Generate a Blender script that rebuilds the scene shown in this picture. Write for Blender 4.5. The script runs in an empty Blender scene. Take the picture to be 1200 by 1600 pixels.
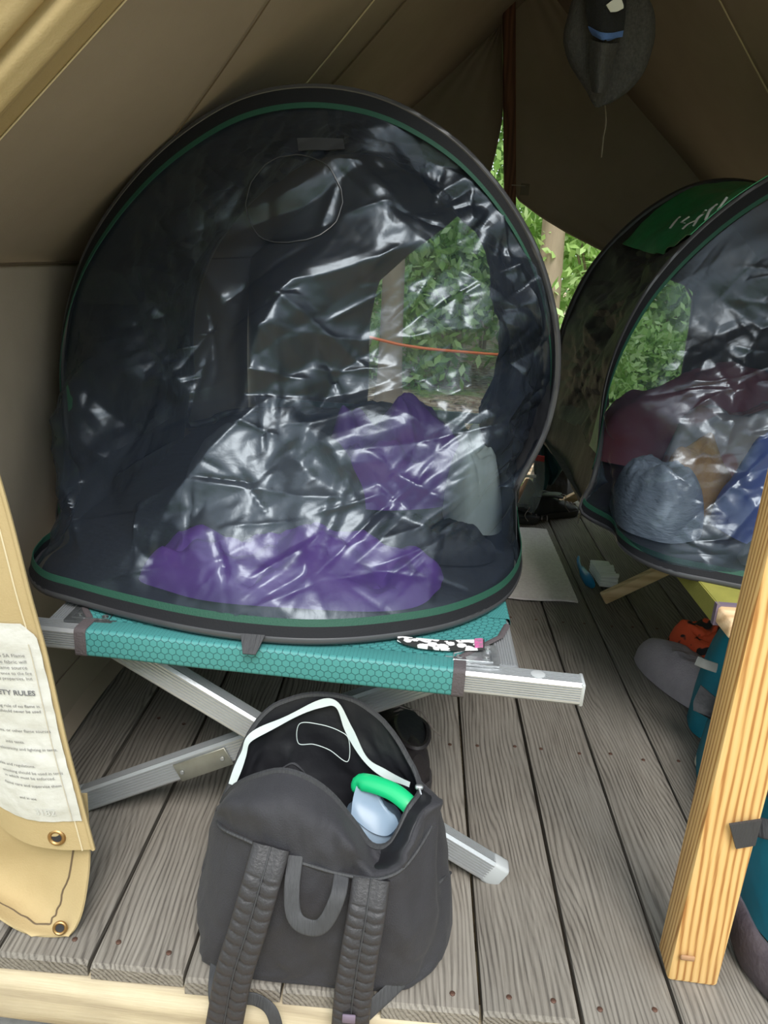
import bpy, bmesh, math, random
import numpy as np
from mathutils import Matrix, Vector

random.seed(7)
rng = np.random.default_rng(7)
scene = bpy.context.scene
COL = scene.collection

# ------------------------------------------------------------------ camera, world, sun, exposure
FPX, CAM_H = 1200.0, 1.0
ROLL, PITCH, YAW = map(math.radians, (3.5, 18.8, 1.8))
_f = np.array([-math.sin(YAW) * math.cos(PITCH), math.cos(YAW) * math.cos(PITCH), -math.sin(PITCH)])
_r0 = np.array([math.cos(YAW), math.sin(YAW), 0.0])
_u0 = np.cross(_r0, _f)
_r = _r0 * math.cos(ROLL) + _u0 * math.sin(ROLL)
_u = -_r0 * math.sin(ROLL) + _u0 * math.cos(ROLL)
cam_data = bpy.data.cameras.new('camera')
cam_data.sensor_fit = 'VERTICAL'
cam_data.sensor_height = 36.0
cam_data.lens = 36.0 * FPX / 1600.0
cam_data.clip_start = 0.02
cam = bpy.data.objects.new('camera', cam_data)
COL.objects.link(cam)
cam.matrix_world = Matrix(((_r[0], _u[0], -_f[0], 0), (_r[1], _u[1], -_f[1], 0), (_r[2], _u[2], -_f[2], CAM_H), (0, 0, 0, 1)))
scene.camera = cam

world = bpy.data.worlds.new('overcast_sky')
scene.world = world
world.use_nodes = True
bg = world.node_tree.nodes['Background']
bg.inputs[0].default_value = (0.84, 0.93, 1.0, 1)
bg.inputs[1].default_value = 1.0

sun_data = bpy.data.lights.new('sun', 'SUN')
sun_data.energy = 1.7
sun_data.angle = math.radians(25)
sun_data.color = (1.0, 0.965, 0.91)
sun = bpy.data.objects.new('sun', sun_data)
COL.objects.link(sun)
sun.rotation_euler = Vector((-0.12, 0.62, -0.78)).to_track_quat('-Z', 'Y').to_euler()

cy = scene.cycles
cy.max_bounces = 7
cy.diffuse_bounces = 3
cy.glossy_bounces = 3
vs = scene.view_settings
vs.view_transform = 'Standard'
vs.look = 'None'
vs.gamma = 1.0
vs.use_curve_mapping = False
vs.exposure = 1.0


# ------------------------------------------------------------------ measuring: a pixel of the photograph and a plane give a point of the place
def _ray(px, py):
    return _f + (px - 600) / FPX * _r + (800 - py) / FPX * _u


def atZ(px, py, z=0.0):
    d = _ray(px, py)
    return np.array([0, 0, CAM_H]) + d * (z - CAM_H) / d[2]


def atY(px, py, Y):
    d = _ray(px, py)
    return np.array([0, 0, CAM_H]) + d * Y / d[1]


# ------------------------------------------------------------------ numeric helpers
def catmull(P, n, closed=False):
    P = np.asarray(P, float)
    k = len(P)
    if closed:
        Q = np.vstack([P[-1], P, P[0], P[1]])
        t = np.linspace(0, k, n, endpoint=False)
    else:
        Q = np.vstack([2 * P[0] - P[1], P, 2 * P[-1] - P[-2]])
        t = np.linspace(0, k - 1, n)
    i = np.clip(np.floor(t).astype(int), 0, (k if closed else k - 1) - 1)
    f = (t - i)[:, None]
    a, b, c, d = Q[i], Q[i + 1], Q[i + 2], Q[i + 3]
    return 0.5 * (2 * b + (c - a) * f + (2 * a - 5 * b + 4 * c - d) * f ** 2 + (3 * b - a - 3 * c + d) * f ** 3)


def even(P, n):
    """resample a polyline at even arc length"""
    P = np.asarray(P, float)
    s = np.concatenate([[0], np.cumsum(np.linalg.norm(np.diff(P, axis=0), axis=1))])
    t = np.linspace(0, s[-1], n)
    return np.stack([np.interp(t, s, P[:, k]) for k in range(P.shape[1])], 1)


def surf(ctrl, nu, nv):
    """smooth surface through a net of control points"""
    ctrl = np.asarray(ctrl, float)
    rows = np.stack([catmull(r, nv) for r in ctrl])
    return np.stack([catmull(rows[:, j], nu) for j in range(nv)], 1)


_TAB = np.random.default_rng(3).random((8, 64, 64))


def vnoise(x, y, seed=0):
    x = np.asarray(x, float); y = np.asarray(y, float)
    i = np.floor(x).astype(int); j = np.floor(y).astype(int)
    fx = x - i; fy = y - j
    fx = fx * fx * (3 - 2 * fx); fy = fy * fy * (3 - 2 * fy)
    T = _TAB[seed % 8]
    g = lambda a, b: T[(a + seed * 7) % 64, (b + seed * 13) % 64]
    return (g(i, j) * (1 - fx) + g(i + 1, j) * fx) * (1 - fy) + (g(i, j + 1) * (1 - fx) + g(i + 1, j + 1) * fx) * fy


def trinoise(x, y, seed=0):
    """flat triangular facets between random heights: a crumple"""
    x = np.asarray(x, float); y = np.asarray(y, float)
    s = (x + y) * 0.366
    xs, ys = x + s, y + s
    i = np.floor(xs).astype(int); j = np.floor(ys).astype(int)
    fx = xs - i; fy = ys - j
    T = _TAB[seed % 8]
    g = lambda a, b: T[(a + seed * 7) % 64, (b + seed * 13) % 64]
    a, c = g(i, j), g(i + 1, j + 1)
    return np.where(fx > fy, a * (1 - fx) + g(i + 1, j) * (fx - fy) + c * fy, a * (1 - fy) + g(i, j + 1) * (fy - fx) + c * fx)


def crumple(x, y, seed=0):
    wx = x + 0.35 * (vnoise(x * 1.3, y * 1.3, seed + 1) - .5)
    wy = y + 0.35 * (vnoise(x * 1.3, y * 1.3, seed + 2) - .5)
    a = (trinoise(wx * 1.0, wy * 1.0, seed) - .5) + 0.45 * (trinoise(wx * 2.3, wy * 2.1, seed + 3) - .5) + 0.2 * (trinoise(wx * 5.1, wy * 4.7, seed + 4) - .5)
    return a


def gnormals(P):
    du = np.gradient(P, axis=0); dv = np.gradient(P, axis=1)
    n = np.cross(du, dv)
    return n / np.maximum(np.linalg.norm(n, axis=2, keepdims=True), 1e-9)


# ------------------------------------------------------------------ mesh building
WORLD = {}


class MB:
    def __init__(self):
        self.v = []; self.f = []; self.uv = []; self.n = 0; self.mi = []

    def add(self, V, F, UV=None, mi=0):
        V = np.asarray(V, float).reshape(-1, 3)
        self.v.append(V)
        self.uv.append(np.asarray(UV, float).reshape(-1, 2) if UV is not None else V[:, :2])
        o = self.n
        self.f += [tuple(int(a) + o for a in f) for f in F]
        self.mi += [mi] * len(F)
        self.n += len(V)
        return self

    def box(self, c, s, R=None, bev=0.0, seg=1):
        bm = bmesh.new()
        bmesh.ops.create_cube(bm, size=1.0)
        for v in bm.verts:
            v.co = Vector((v.co.x * s[0], v.co.y * s[1], v.co.z * s[2]))
        if bev:
            bmesh.ops.bevel(bm, geom=bm.edges[:], offset=bev, segments=seg, affect='EDGES', profile=0.5)
        bm.verts.index_update()
        V = np.array([v.co[:] for v in bm.verts])
        F = [[v.index for v in f.verts] for f in bm.faces]
        bm.free()
        if R is not None:
            V = V @ np.asarray(R).T
        return self.add(V + np.asarray(c), F)

    def grid(self, P, UV=None, wrap=False, flip=False):
        P = np.asarray(P, float)
        n, m = P.shape[:2]
        if UV is None:
            lu = np.concatenate([[0], np.cumsum(np.linalg.norm(np.diff(P[:, m // 2], axis=0), axis=1))])
            lv = np.concatenate([[0], np.cumsum(np.linalg.norm(np.diff(P[n // 2], axis=0), axis=1))])
            UV = np.stack(np.meshgrid(lu, lv, indexing='ij'), 2)
        F = []
        for i in range(n - 1):
            for j in range(m if wrap else m - 1):
                k = (j + 1) % m
                q = (i * m + j, i * m + k, (i + 1) * m + k, (i + 1) * m + j)
                F.append(q[::-1] if flip else q)
        return self.add(P.reshape(-1, 3), F, UV.reshape(-1, 2))

    def slab(self, P, th, UV=None):
        """a sheet with thickness"""
        P = np.asarray(P, float)
        n, m = P.shape[:2]
        N = gnormals(P)
        A = P + N * th / 2; B = P - N * th / 2
        if UV is None:
            lu = np.concatenate([[0], np.cumsum(np.linalg.norm(np.diff(P[:, m // 2], axis=0), axis=1))])
            lv = np.concatenate([[0], np.cumsum(np.linalg.norm(np.diff(P[n // 2], axis=0), axis=1))])
            UV = np.stack(np.meshgrid(lu, lv, indexing='ij'), 2)
        V = np.vstack([A.reshape(-1, 3), B.reshape(-1, 3)])
        U = np.vstack([UV.reshape(-1, 2)] * 2)
        F = []
        o = n * m
        for i in range(n - 1):
            for j in range(m - 1):
                a, b, c, d = i * m + j, i * m + j + 1, (i + 1) * m + j + 1, (i + 1) * m + j
                F.append((d, c, b, a)[::-1]); F.append((o + d, o + c, o + b, o + a))
        for j in range(m - 1):
            F.append((j + 1, j, o + j, o + j + 1))
            a = (n - 1) * m + j
            F.append((a, a + 1, o + a + 1, o + a))
        for i in range(n - 1):
            a, b = i * m, (i + 1) * m
            F.append((a, b, o + b, o + a))
            a, b = i * m + m - 1, (i + 1) * m + m - 1
            F.append((b, a, o + a, o + b))
        return self.add(V, F, U)

    def tube(self, pts, r, n=8, closed=False, sq=(1, 1), up=None, caps=True, prof=None):
        pts = np.asarray(pts, float)
        k = len(pts)
        r = np.broadcast_to(np.asarray(r, float), (k,))
        if closed:
            T = np.roll(pts, -1, 0) - np.roll(pts, 1, 0)
        else:
            T = np.gradient(pts, axis=0)
        T = T / np.maximum(np.linalg.norm(T, axis=1, keepdims=True), 1e-9)
        if up is None:
            up = np.array([0, 0, 1.0]) if abs(T[0, 2]) < .9 else np.array([1.0, 0, 0])
            a = up - T[0] * (up @ T[0]); a /= np.linalg.norm(a)
            S = [a]
            for i in range(1, k):
                a = S[-1] - T[i] * (S[-1] @ T[i]); a /= max(np.linalg.norm(a), 1e-9); S.append(a)
            Uv = np.array(S)
        else:
            up = np.broadcast_to(np.asarray(up, float), (k, 3))
            Uv = up - T * np.sum(up * T, 1, keepdims=True)
            Uv /= np.maximum(np.linalg.norm(Uv, axis=1, keepdims=True), 1e-9)
        Sv = np.cross(T, Uv)
        if prof is None:
            an = np.linspace(0, 2 * math.pi, n, endpoint=False)
            prof = np.stack([np.cos(an) * sq[0], np.sin(an) * sq[1]], 1)
        prof = np.asarray(prof, float)
        n = len(prof)
        V = pts[:, None] + r[:, None, None] * (prof[None, :, :1] * Sv[:, None] + prof[None, :, 1:] * Uv[:, None])
        F = []
        for i in range(k if closed else k - 1):
            i2 = (i + 1) % k
            for j in range(n):
                j2 = (j + 1) % n
                F.append((i * n + j, i * n + j2, i2 * n + j2, i2 * n + j))
        if caps and not closed:
            F.append(tuple(range(n))[::-1]); F.append(tuple((k - 1) * n + j for j in range(n)))
        s = np.concatenate([[0], np.cumsum(np.linalg.norm(np.diff(pts, axis=0), axis=1))])
        pl = np.concatenate([[0], np.cumsum(np.linalg.norm(np.diff(prof, axis=0), axis=1))]) * r[0]
        UV = np.stack(np.meshgrid(s, pl, indexing='ij'), 2)
        return self.add(V.reshape(-1, 3), F, UV.reshape(-1, 2))

    def build(self, name, mat, parent=None, smooth=45, kind=None):
        V = np.vstack(self.v)
        lo, hi = V.min(0), V.max(0)
        org = np.array([(lo[0] + hi[0]) / 2, (lo[1] + hi[1]) / 2, lo[2]])
        me = bpy.data.meshes.new(name)
        me.from_pydata((V - org).tolist(), [], self.f)
        uvl = me.uv_layers.new(name='UVMap')
        U = np.vstack(self.uv)
        li = np.empty(len(me.loops), dtype=np.int32)
        me.loops.foreach_get('vertex_index', li)
        uvl.data.foreach_set('uv', U[li].astype(np.float32).ravel())
        for m in (mat if isinstance(mat, (list, tuple)) else [mat]):
            me.materials.append(m)
        if any(self.mi):
            me.polygons.foreach_set('material_index', np.array(self.mi, dtype=np.int32))
        if smooth:
            me.polygons.foreach_set('use_smooth', np.ones(len(me.polygons), dtype=bool))
            me.set_sharp_from_angle(angle=math.radians(smooth))
        me.validate()
        o = bpy.data.objects.new(name, me)
        COL.objects.link(o)
        place(o, parent, org)
        if kind:
            o['kind'] = kind
        return o


def place(o, parent, org):
    Wm = Matrix.Translation(Vector(org))
    WORLD[o.name] = Wm
    o.location = org
    if parent is not None:
        o.parent = parent
        o.matrix_parent_inverse = WORLD[parent.name].inverted()


def tag(o, label, cat, group=None):
    o['label'] = label; o['category'] = cat
    if group:
        o['group'] = group
    return o


def thing(name, label, cat, loc, group=None):
    o = bpy.data.objects.new(name, None)
    COL.objects.link(o)
    o.empty_display_size = 0.1
    place(o, None, np.asarray(loc, float))
    return tag(o, label, cat, group)


def structure(o):
    o['kind'] = 'structure'
    return o


def struct_empty(name, loc):
    o = bpy.data.objects.new(name, None)
    COL.objects.link(o)
    place(o, None, np.asarray(loc, float))
    o['kind'] = 'structure'
    return o


def rotz(a):
    c, s = math.cos(a), math.sin(a)
    return np.array([[c, -s, 0], [s, c, 0], [0, 0, 1]])


def frame_to(axis, up=(0, 0, 1)):
    x = np.asarray(axis, float); x = x / np.linalg.norm(x)
    up = np.asarray(up, float)
    z = up - x * (up @ x); z /= np.linalg.norm(z)
    return np.stack([x, np.cross(z, x), z], 1)


def text_geo(body, size, align='RIGHT', extrude=0.0, font_bold=False):
    cu = bpy.data.curves.new('t', 'FONT')
    cu.body = body; cu.size = size; cu.align_x = align; cu.extrude = extrude
    cu.resolution_u = 3
    if font_bold:
        cu.offset = size * 0.025
    ob = bpy.data.objects.new('t', cu)
    COL.objects.link(ob)
    dg = bpy.context.evaluated_depsgraph_get()
    me = ob.evaluated_get(dg).to_mesh()
    V = np.array([v.co[:] for v in me.vertices]).reshape(-1, 3)
    F = [tuple(p.vertices) for p in me.polygons]
    ob.evaluated_get(dg).to_mesh_clear()
    bpy.data.objects.remove(ob)
    bpy.data.curves.remove(cu)
    return V, F


# ------------------------------------------------------------------ materials
def new_mat(name):
    m = bpy.data.materials.new(name)
    m.use_nodes = True
    nt = m.node_tree
    nt.nodes.clear()
    out = nt.nodes.new('ShaderNodeOutputMaterial')
    return m, nt, out


def nd(nt, typ, ins=None, **props):
    n = nt.nodes.new(typ)
    for k, v in props.items():
        setattr(n, k, v)
    for k, v in (ins or {}).items():
        if hasattr(v, 'is_linked') or isinstance(v, bpy.types.NodeSocket):
            nt.links.new(v, n.inputs[k])
        else:
            n.inputs[k].default_value = v
    return n


def rgb(c):
    return (c[0], c[1], c[2], 1)


def mth(nt, op, a, b=0.0, c=0.0):
    n = nt.nodes.new('ShaderNodeMath')
    n.operation = op
    for i, x in enumerate((a, b, c)):
        if isinstance(x, bpy.types.NodeSocket):
            nt.links.new(x, n.inputs[i])
        else:
            n.inputs[i].default_value = x
    return n.outputs[0]


def ramp(nt, fac, stops):
    n = nt.nodes.new('ShaderNodeValToRGB')
    el = n.color_ramp.elements
    el[0].position, el[0].color = stops[0][0], rgb(stops[0][1])
    el[1].position, el[1].color = stops[-1][0], rgb(stops[-1][1])
    for p, c in stops[1:-1]:
        e = el.new(p); e.color = rgb(c)
    nt.links.new(fac, n.inputs[0])
    return n.outputs[0]


def coords(nt, scale=(1, 1, 1), which='Object', rand=False):
    tc = nd(nt, 'ShaderNodeTexCoord')
    v = tc.outputs[which]
    if rand:
        oi = nd(nt, 'ShaderNodeObjectInfo')
        sc = nd(nt, 'ShaderNodeVectorMath', {0: v}, operation='ADD')
        cx = nd(nt, 'ShaderNodeCombineXYZ', {0: mth(nt, 'MULTIPLY', oi.outputs['Random'], 37.0), 1: mth(nt, 'MULTIPLY', oi.outputs['Random'], 91.0), 2: mth(nt, 'MULTIPLY', oi.outputs['Random'], 13.0)})
        nt.links.new(cx.outputs[0], sc.inputs[1])
        v = sc.outputs[0]
    mp = nd(nt, 'ShaderNodeMapping', {0: v, 'Scale': scale})
    return mp.outputs[0]


def basic(name, col, rough=0.7, metal=0.0, col2=None, scale=20, stretch=(1, 1, 1), bump=0.0, bscale=80, spec=0.5, sheen=0.0, trans=0.0, bstretch=None, alpha=1.0):
    m, nt, out = new_mat(name)
    p = nd(nt, 'ShaderNodeBsdfPrincipled', {'Base Color': rgb(col), 'Roughness': rough, 'Metallic': metal, 'Specular IOR Level': spec, 'Sheen Weight': sheen, 'Alpha': alpha})
    if col2 is not None:
        n = nd(nt, 'ShaderNodeTexNoise', {'Vector': coords(nt, stretch), 'Scale': scale, 'Detail': 5.0, 'Roughness': 0.6})
        c = ramp(nt, n.outputs[0], [(0.3, col), (0.7, col2)])
        nt.links.new(c, p.inputs['Base Color'])
    if bump:
        n = nd(nt, 'ShaderNodeTexNoise', {'Vector': coords(nt, bstretch or stretch), 'Scale': bscale, 'Detail': 4.0})
        b = nd(nt, 'ShaderNodeBump', {'Height': n.outputs[0], 'Strength': min(1.0, bump), 'Distance': 0.004})
        nt.links.new(b.outputs[0], p.inputs['Normal'])
    sh = p.outputs[0]
    if trans:
        t = nd(nt, 'ShaderNodeBsdfTranslucent', {'Color': rgb(col)})
        mx = nd(nt, 'ShaderNodeMixShader', {0: trans, 1: sh, 2: t.outputs[0]})
        sh = mx.outputs[0]
    nt.links.new(sh, out.inputs[0])
    return m


def wood(name, stops, axis, gscale, rough, bump, dirt=None, warp=1.0, wmix=0.4, line=None):
    """grain lines running along the given axis"""
    m, nt, out = new_mat(name)
    st = [1.0, 1.0, 1.0]
    st[axis] = 0.05
    v = coords(nt, tuple(st), rand=True)
    sw = [1.0, 1.0, 1.0]
    sw[axis] = 0.22
    nz = nd(nt, 'ShaderNodeTexNoise', {'Vector': coords(nt, tuple(sw), rand=True), 'Scale': 8.0, 'Detail': 2.0})
    off = nd(nt, 'ShaderNodeVectorMath', {0: nz.outputs['Color'], 1: (0.05 * warp,) * 3}, operation='MULTIPLY')
    vv = nd(nt, 'ShaderNodeVectorMath', {0: v, 1: off.outputs[0]}, operation='ADD')
    w = nd(nt, 'ShaderNodeTexWave', {'Vector': vv.outputs[0], 'Scale': gscale, 'Distortion': 1.6, 'Detail': 3.0, 'Detail Scale': 2.0}, wave_type='BANDS', bands_direction='DIAGONAL')
    st2 = [1.0, 1.0, 1.0]
    st2[axis] = 0.03
    n2 = nd(nt, 'ShaderNodeTexNoise', {'Vector': coords(nt, tuple(st2), rand=True), 'Scale': 220.0, 'Detail': 4.0, 'Roughness': 0.7})
    h = mth(nt, 'ADD', mth(nt, 'MULTIPLY', w.outputs[1], wmix), mth(nt, 'MULTIPLY', n2.outputs[0], 1.0 - wmix))
    c = ramp(nt, h, stops)
    if dirt:
        n3 = nd(nt, 'ShaderNodeTexNoise', {'Vector': coords(nt, rand=True), 'Scale': 5.0, 'Detail': 6.0, 'Roughness': 0.7})
        f = nd(nt, 'ShaderNodeMapRange', {0: n3.outputs[0], 1: 0.35, 2: 0.75, 3: 0.0, 4: 0.6})
        mx = nd(nt, 'ShaderNodeMixRGB', {0: f.outputs[0], 1: c, 2: rgb(dirt)})
        c = mx.outputs[0]
    if line:
        lf = nd(nt, 'ShaderNodeMapRange', {0: mth(nt, 'ADD', w.outputs[1], mth(nt, 'MULTIPLY', n2.outputs[0], 0.5)), 1: 0.26, 2: 0.55, 3: 0.5, 4: 0.0})
        pt = nd(nt, 'ShaderNodeTexNoise', {'Vector': coords(nt, (1, .3, 1), rand=True), 'Scale': 16.0, 'Detail': 2.0})
        pf = nd(nt, 'ShaderNodeMapRange', {0: pt.outputs[0], 1: 0.38, 2: 0.6, 3: 0.15, 4: 1.0})
        c = nd(nt, 'ShaderNodeMixRGB', {0: mth(nt, 'MULTIPLY', lf.outputs[0], pf.outputs[0]), 1: c, 2: rgb(line)}).outputs[0]
        h = mth(nt, 'SUBTRACT', h, mth(nt, 'MULTIPLY', lf.outputs[0], 0.5))
    oi = nd(nt, 'ShaderNodeObjectInfo')
    hv = nd(nt, 'ShaderNodeHueSaturation', {'Value': mth(nt, 'ADD', mth(nt, 'MULTIPLY', oi.outputs['Random'], 0.3), 0.85), 'Color': c})
    p = nd(nt, 'ShaderNodeBsdfPrincipled', {'Base Color': hv.outputs[0], 'Roughness': rough, 'Specular IOR Level': 0.3})
    b = nd(nt, 'ShaderNodeBump', {'Height': h, 'Strength': bump, 'Distance': 0.003})
    nt.links.new(b.outputs[0], p.inputs['Normal'])
    nt.links.new(p.outputs[0], out.inputs[0])
    return m


def canvas_mat(name, col, col2, trans=0.0):
    m, nt, out = new_mat(name)
    n = nd(nt, 'ShaderNodeTexNoise', {'Vector': coords(nt), 'Scale': 2.5, 'Detail': 6.0, 'Roughness': 0.65})
    c = ramp(nt, n.outputs[0], [(0.3, col), (0.72, col2)])
    p = nd(nt, 'ShaderNodeBsdfPrincipled', {'Base Color': c, 'Roughness': 0.9, 'Specular IOR Level': 0.15})
    n2 = nd(nt, 'ShaderNodeTexNoise', {'Vector': coords(nt), 'Scale': 350.0, 'Detail': 2.0})
    n3 = nd(nt, 'ShaderNodeTexNoise', {'Vector': coords(nt), 'Scale': 6.0, 'Detail': 3.0})
    hh = mth(nt, 'ADD', mth(nt, 'MULTIPLY', n2.outputs[0], 0.10), n3.outputs[0])
    b = nd(nt, 'ShaderNodeBump', {'Height': hh, 'Strength': 0.5, 'Distance': 0.008})
    nt.links.new(b.outputs[0], p.inputs['Normal'])
    sh = p.outputs[0]
    if trans:
        t = nd(nt, 'ShaderNodeBsdfTranslucent', {'Color': rgb((0.55, 0.36, 0.2))})
        sh = nd(nt, 'ShaderNodeMixShader', {0: trans, 1: sh, 2: t.outputs[0]}).outputs[0]
    nt.links.new(sh, out.inputs[0])
    return m


def net_mat(name, opacity, col, rough=0.38, bscale=34, bstr=0.6, spec=0.6, ior=1.5):
    """fine black insect netting: part of the light passes, the threads shine"""
    m, nt, out = new_mat(name)
    tr = nd(nt, 'ShaderNodeBsdfTransparent', {'Color': (0.88, 0.94, 0.985, 1)})
    v = nd(nt, 'ShaderNodeTexVoronoi', {'Vector': coords(nt, (1, 0.6, 1)), 'Scale': bscale * 0.35}, feature='DISTANCE_TO_EDGE')
    e = nd(nt, 'ShaderNodeMapRange', {0: v.outputs[0], 1: 0.0, 2: 0.12, 3: 0.0, 4: 1.0})
    n = nd(nt, 'ShaderNodeTexNoise', {'Vector': coords(nt), 'Scale': bscale, 'Detail': 4.0, 'Distortion': 1.5})
    h = mth(nt, 'ADD', mth(nt, 'MULTIPLY', e.outputs[0], 0.25), n.outputs[0])
    b = nd(nt, 'ShaderNodeBump', {'Height': h, 'Strength': bstr, 'Distance': 0.006})
    p = nd(nt, 'ShaderNodeBsdfPrincipled', {'Base Color': rgb(col), 'Roughness': rough, 'Specular IOR Level': spec, 'IOR': ior, 'Specular Tint': (0.80, 0.90, 1.0, 1), 'Normal': b.outputs[0]})
    mx = nd(nt, 'ShaderNodeMixShader', {0: opacity, 1: tr.outputs[0], 2: p.outputs[0]})
    nt.links.new(mx.outputs[0], out.inputs[0])
    return m


def hex_fabric(name, col, line, cell=0.0115):
    m, nt, out = new_mat(name)
    tc = nd(nt, 'ShaderNodeTexCoord')
    sp = nd(nt, 'ShaderNodeSeparateXYZ', {0: tc.outputs['UV']})
    x = mth(nt, 'DIVIDE', sp.outputs[0], cell)
    y = mth(nt, 'DIVIDE', sp.outputs[1], cell)
    R3 = math.sqrt(3)

    def local(ox, oy):
        a = mth(nt, 'WRAP', mth(nt, 'ADD', x, ox), 0.5, -0.5)
        b = mth(nt, 'WRAP', mth(nt, 'ADD', y, oy), R3 / 2, -R3 / 2)
        a = mth(nt, 'ABSOLUTE', a); b = mth(nt, 'ABSOLUTE', b)
        return mth(nt, 'MAXIMUM', a, mth(nt, 'ADD', mth(nt, 'MULTIPLY', a, 0.5), mth(nt, 'MULTIPLY', b, R3 / 2)))
    h = mth(nt, 'MINIMUM', local(0, 0), local(0.5, R3 / 2))
    f = nd(nt, 'ShaderNodeMapRange', {0: h, 1: 0.41, 2: 0.485, 3: 0.0, 4: 1.0})
    c = nd(nt, 'ShaderNodeMixRGB', {0: f.outputs[0], 1: rgb(col), 2: rgb(line)})
    b = nd(nt, 'ShaderNodeBump', {'Height': mth(nt, 'SUBTRACT', 1.0, f.outputs[0]), 'Strength': 0.35, 'Distance': 0.001})
    p = nd(nt, 'ShaderNodeBsdfPrincipled', {'Base Color': c.outputs[0], 'Roughness': 0.5, 'Specular IOR Level': 0.45, 'Normal': b.outputs[0]})
    nt.links.new(p.outputs[0], out.inputs[0])
    return m


def ground_mat():
    m, nt, out = new_mat('leaf_litter_soil')
    v = nd(nt, 'ShaderNodeTexVoronoi', {'Vector': coords(nt), 'Scale': 22.0, 'Randomness': 1.0})
    n = nd(nt, 'ShaderNodeTexNoise', {'Vector': coords(nt), 'Scale': 1.3, 'Detail': 5.0})
    hs = nd(nt, 'ShaderNodeSeparateColor', {0: v.outputs['Color']})
    c = ramp(nt, hs.outputs[0], [(0.0, (0.16, 0.1, 0.06)), (0.35, (0.36, 0.24, 0.14)), (0.7, (0.5, 0.36, 0.24)), (1.0, (0.62, 0.5, 0.36))])
    g = ramp(nt, hs.outputs[1], [(0.0, (0.08, 0.16, 0.03)), (1.0, (0.3, 0.42, 0.1))])
    f = nd(nt, 'ShaderNodeMapRange', {0: n.outputs[0], 1: 0.52, 2: 0.62, 3: 0.0, 4: 0.9})
    mx = nd(nt, 'ShaderNodeMixRGB', {0: f.outputs[0], 1: c, 2: g})
    b = nd(nt, 'ShaderNodeBump', {'Height': v.outputs[0], 'Strength': 0.8, 'Distance': 0.03})
    p = nd(nt, 'ShaderNodeBsdfPrincipled', {'Base Color': mx.outputs[0], 'Roughness': 0.9, 'Normal': b.outputs[0]})
    nt.links.new(p.outputs[0], out.inputs[0])
    return m


def patch_mat(name, a, b, scale, rough=0.8, thr=0.5, c3=None, bump=0.0):
    """hard-edged two-tone print"""
    m, nt, out = new_mat(name)
    n = nd(nt, 'ShaderNodeTexNoise', {'Vector': coords(nt), 'Scale': scale, 'Detail': 1.0, 'Distortion': 0.8})
    st = [(thr - 0.02, a), (thr + 0.02, b)]
    if c3:
        st = [(thr - 0.02, a), (thr + 0.02, b), (thr + 0.14, b), (thr + 0.17, c3)]
    c = ramp(nt, n.outputs[0], st)
    p = nd(nt, 'ShaderNodeBsdfPrincipled', {'Base Color': c, 'Roughness': rough})
    nt.links.new(p.outputs[0], out.inputs[0])
    return m


def leaf_mat(name, cols, trans=0.5):
    m, nt, out = new_mat(name)
    g = nd(nt, 'ShaderNodeNewGeometry')
    c = ramp(nt, g.outputs['Random Per Island'], [(i / (len(cols) - 1), k) for i, k in enumerate(cols)])
    d = nd(nt, 'ShaderNodeBsdfPrincipled', {'Base Color': c, 'Roughness': 0.55})
    t = nd(nt, 'ShaderNodeBsdfTranslucent', {'Color': c})
    mx = nd(nt, 'ShaderNodeMixShader', {0: trans, 1: d.outputs[0], 2: t.outputs[0]})
    nt.links.new(mx.outputs[0], out.inputs[0])
    return m


M = {}
M['plank'] = wood('weathered_plank', [(0.22, (0.055, 0.047, 0.041)), (0.42, (0.18, 0.157, 0.132)), (0.70, (0.30, 0.27, 0.232))], 1, 74, 0.85, 0.6, dirt=(0.27, 0.25, 0.222), wmix=0.15, warp=1.0, line=(0.05, 0.042, 0.036))
M['beam'] = wood('pale_beam', [(0.2, (0.30, 0.24, 0.16)), (0.5, (0.5, 0.42, 0.29)), (0.8, (0.6, 0.52, 0.38))], 0, 14, 0.8, 0.4, dirt=(0.36, 0.3, 0.22))
M['lumber'] = wood('fir_lumber', [(0.22, (0.42, 0.19, 0.06)), (0.45, (0.72, 0.44, 0.17)), (0.8, (0.80, 0.52, 0.23))], 2, 62, 0.5, 0.2, warp=0.3, wmix=0.55)
M['cot_wood'] = wood('beech_cot_wood', [(0.2, (0.50, 0.32, 0.17)), (0.5, (0.68, 0.47, 0.28)), (0.8, (0.78, 0.58, 0.37))], 0, 20, 0.55, 0.2)
M['pole'] = wood('dark_pole_wood', [(0.2, (0.06, 0.025, 0.015)), (0.5, (0.14, 0.055, 0.03)), (0.8, (0.2, 0.085, 0.05))], 2, 30, 0.6, 0.2)
M['canvas'] = canvas_mat('tent_canvas', (0.32, 0.265, 0.205), (0.385, 0.32, 0.25), trans=0.03)
M['canvas_flap'] = canvas_mat('door_canvas', (0.40, 0.30, 0.155), (0.47, 0.365, 0.20))
M['stitch'] = basic('thread', (0.62, 0.53, 0.36), 0.8)
M['dark_stitch'] = basic('dark_thread', (0.12, 0.085, 0.05), 0.8)
M['brass'] = basic('brass_grommet', (0.5, 0.3, 0.12), 0.4, 0.9, (0.32, 0.19, 0.08), 60)
M['paper'] = basic('label_paper', (0.60, 0.595, 0.57), 0.7, 0, (0.50, 0.49, 0.45), 14, bump=0.6, bscale=40)
M['ink'] = basic('label_ink', (0.13, 0.13, 0.14), 0.8)
M['ink_pale'] = basic('pale_ink', (0.5, 0.5, 0.47), 0.8)
M['net'] = net_mat('black_netting', 0.52, (0.016, 0.022, 0.034), 0.30, bstr=0.08, spec=0.5, ior=1.85)
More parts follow.
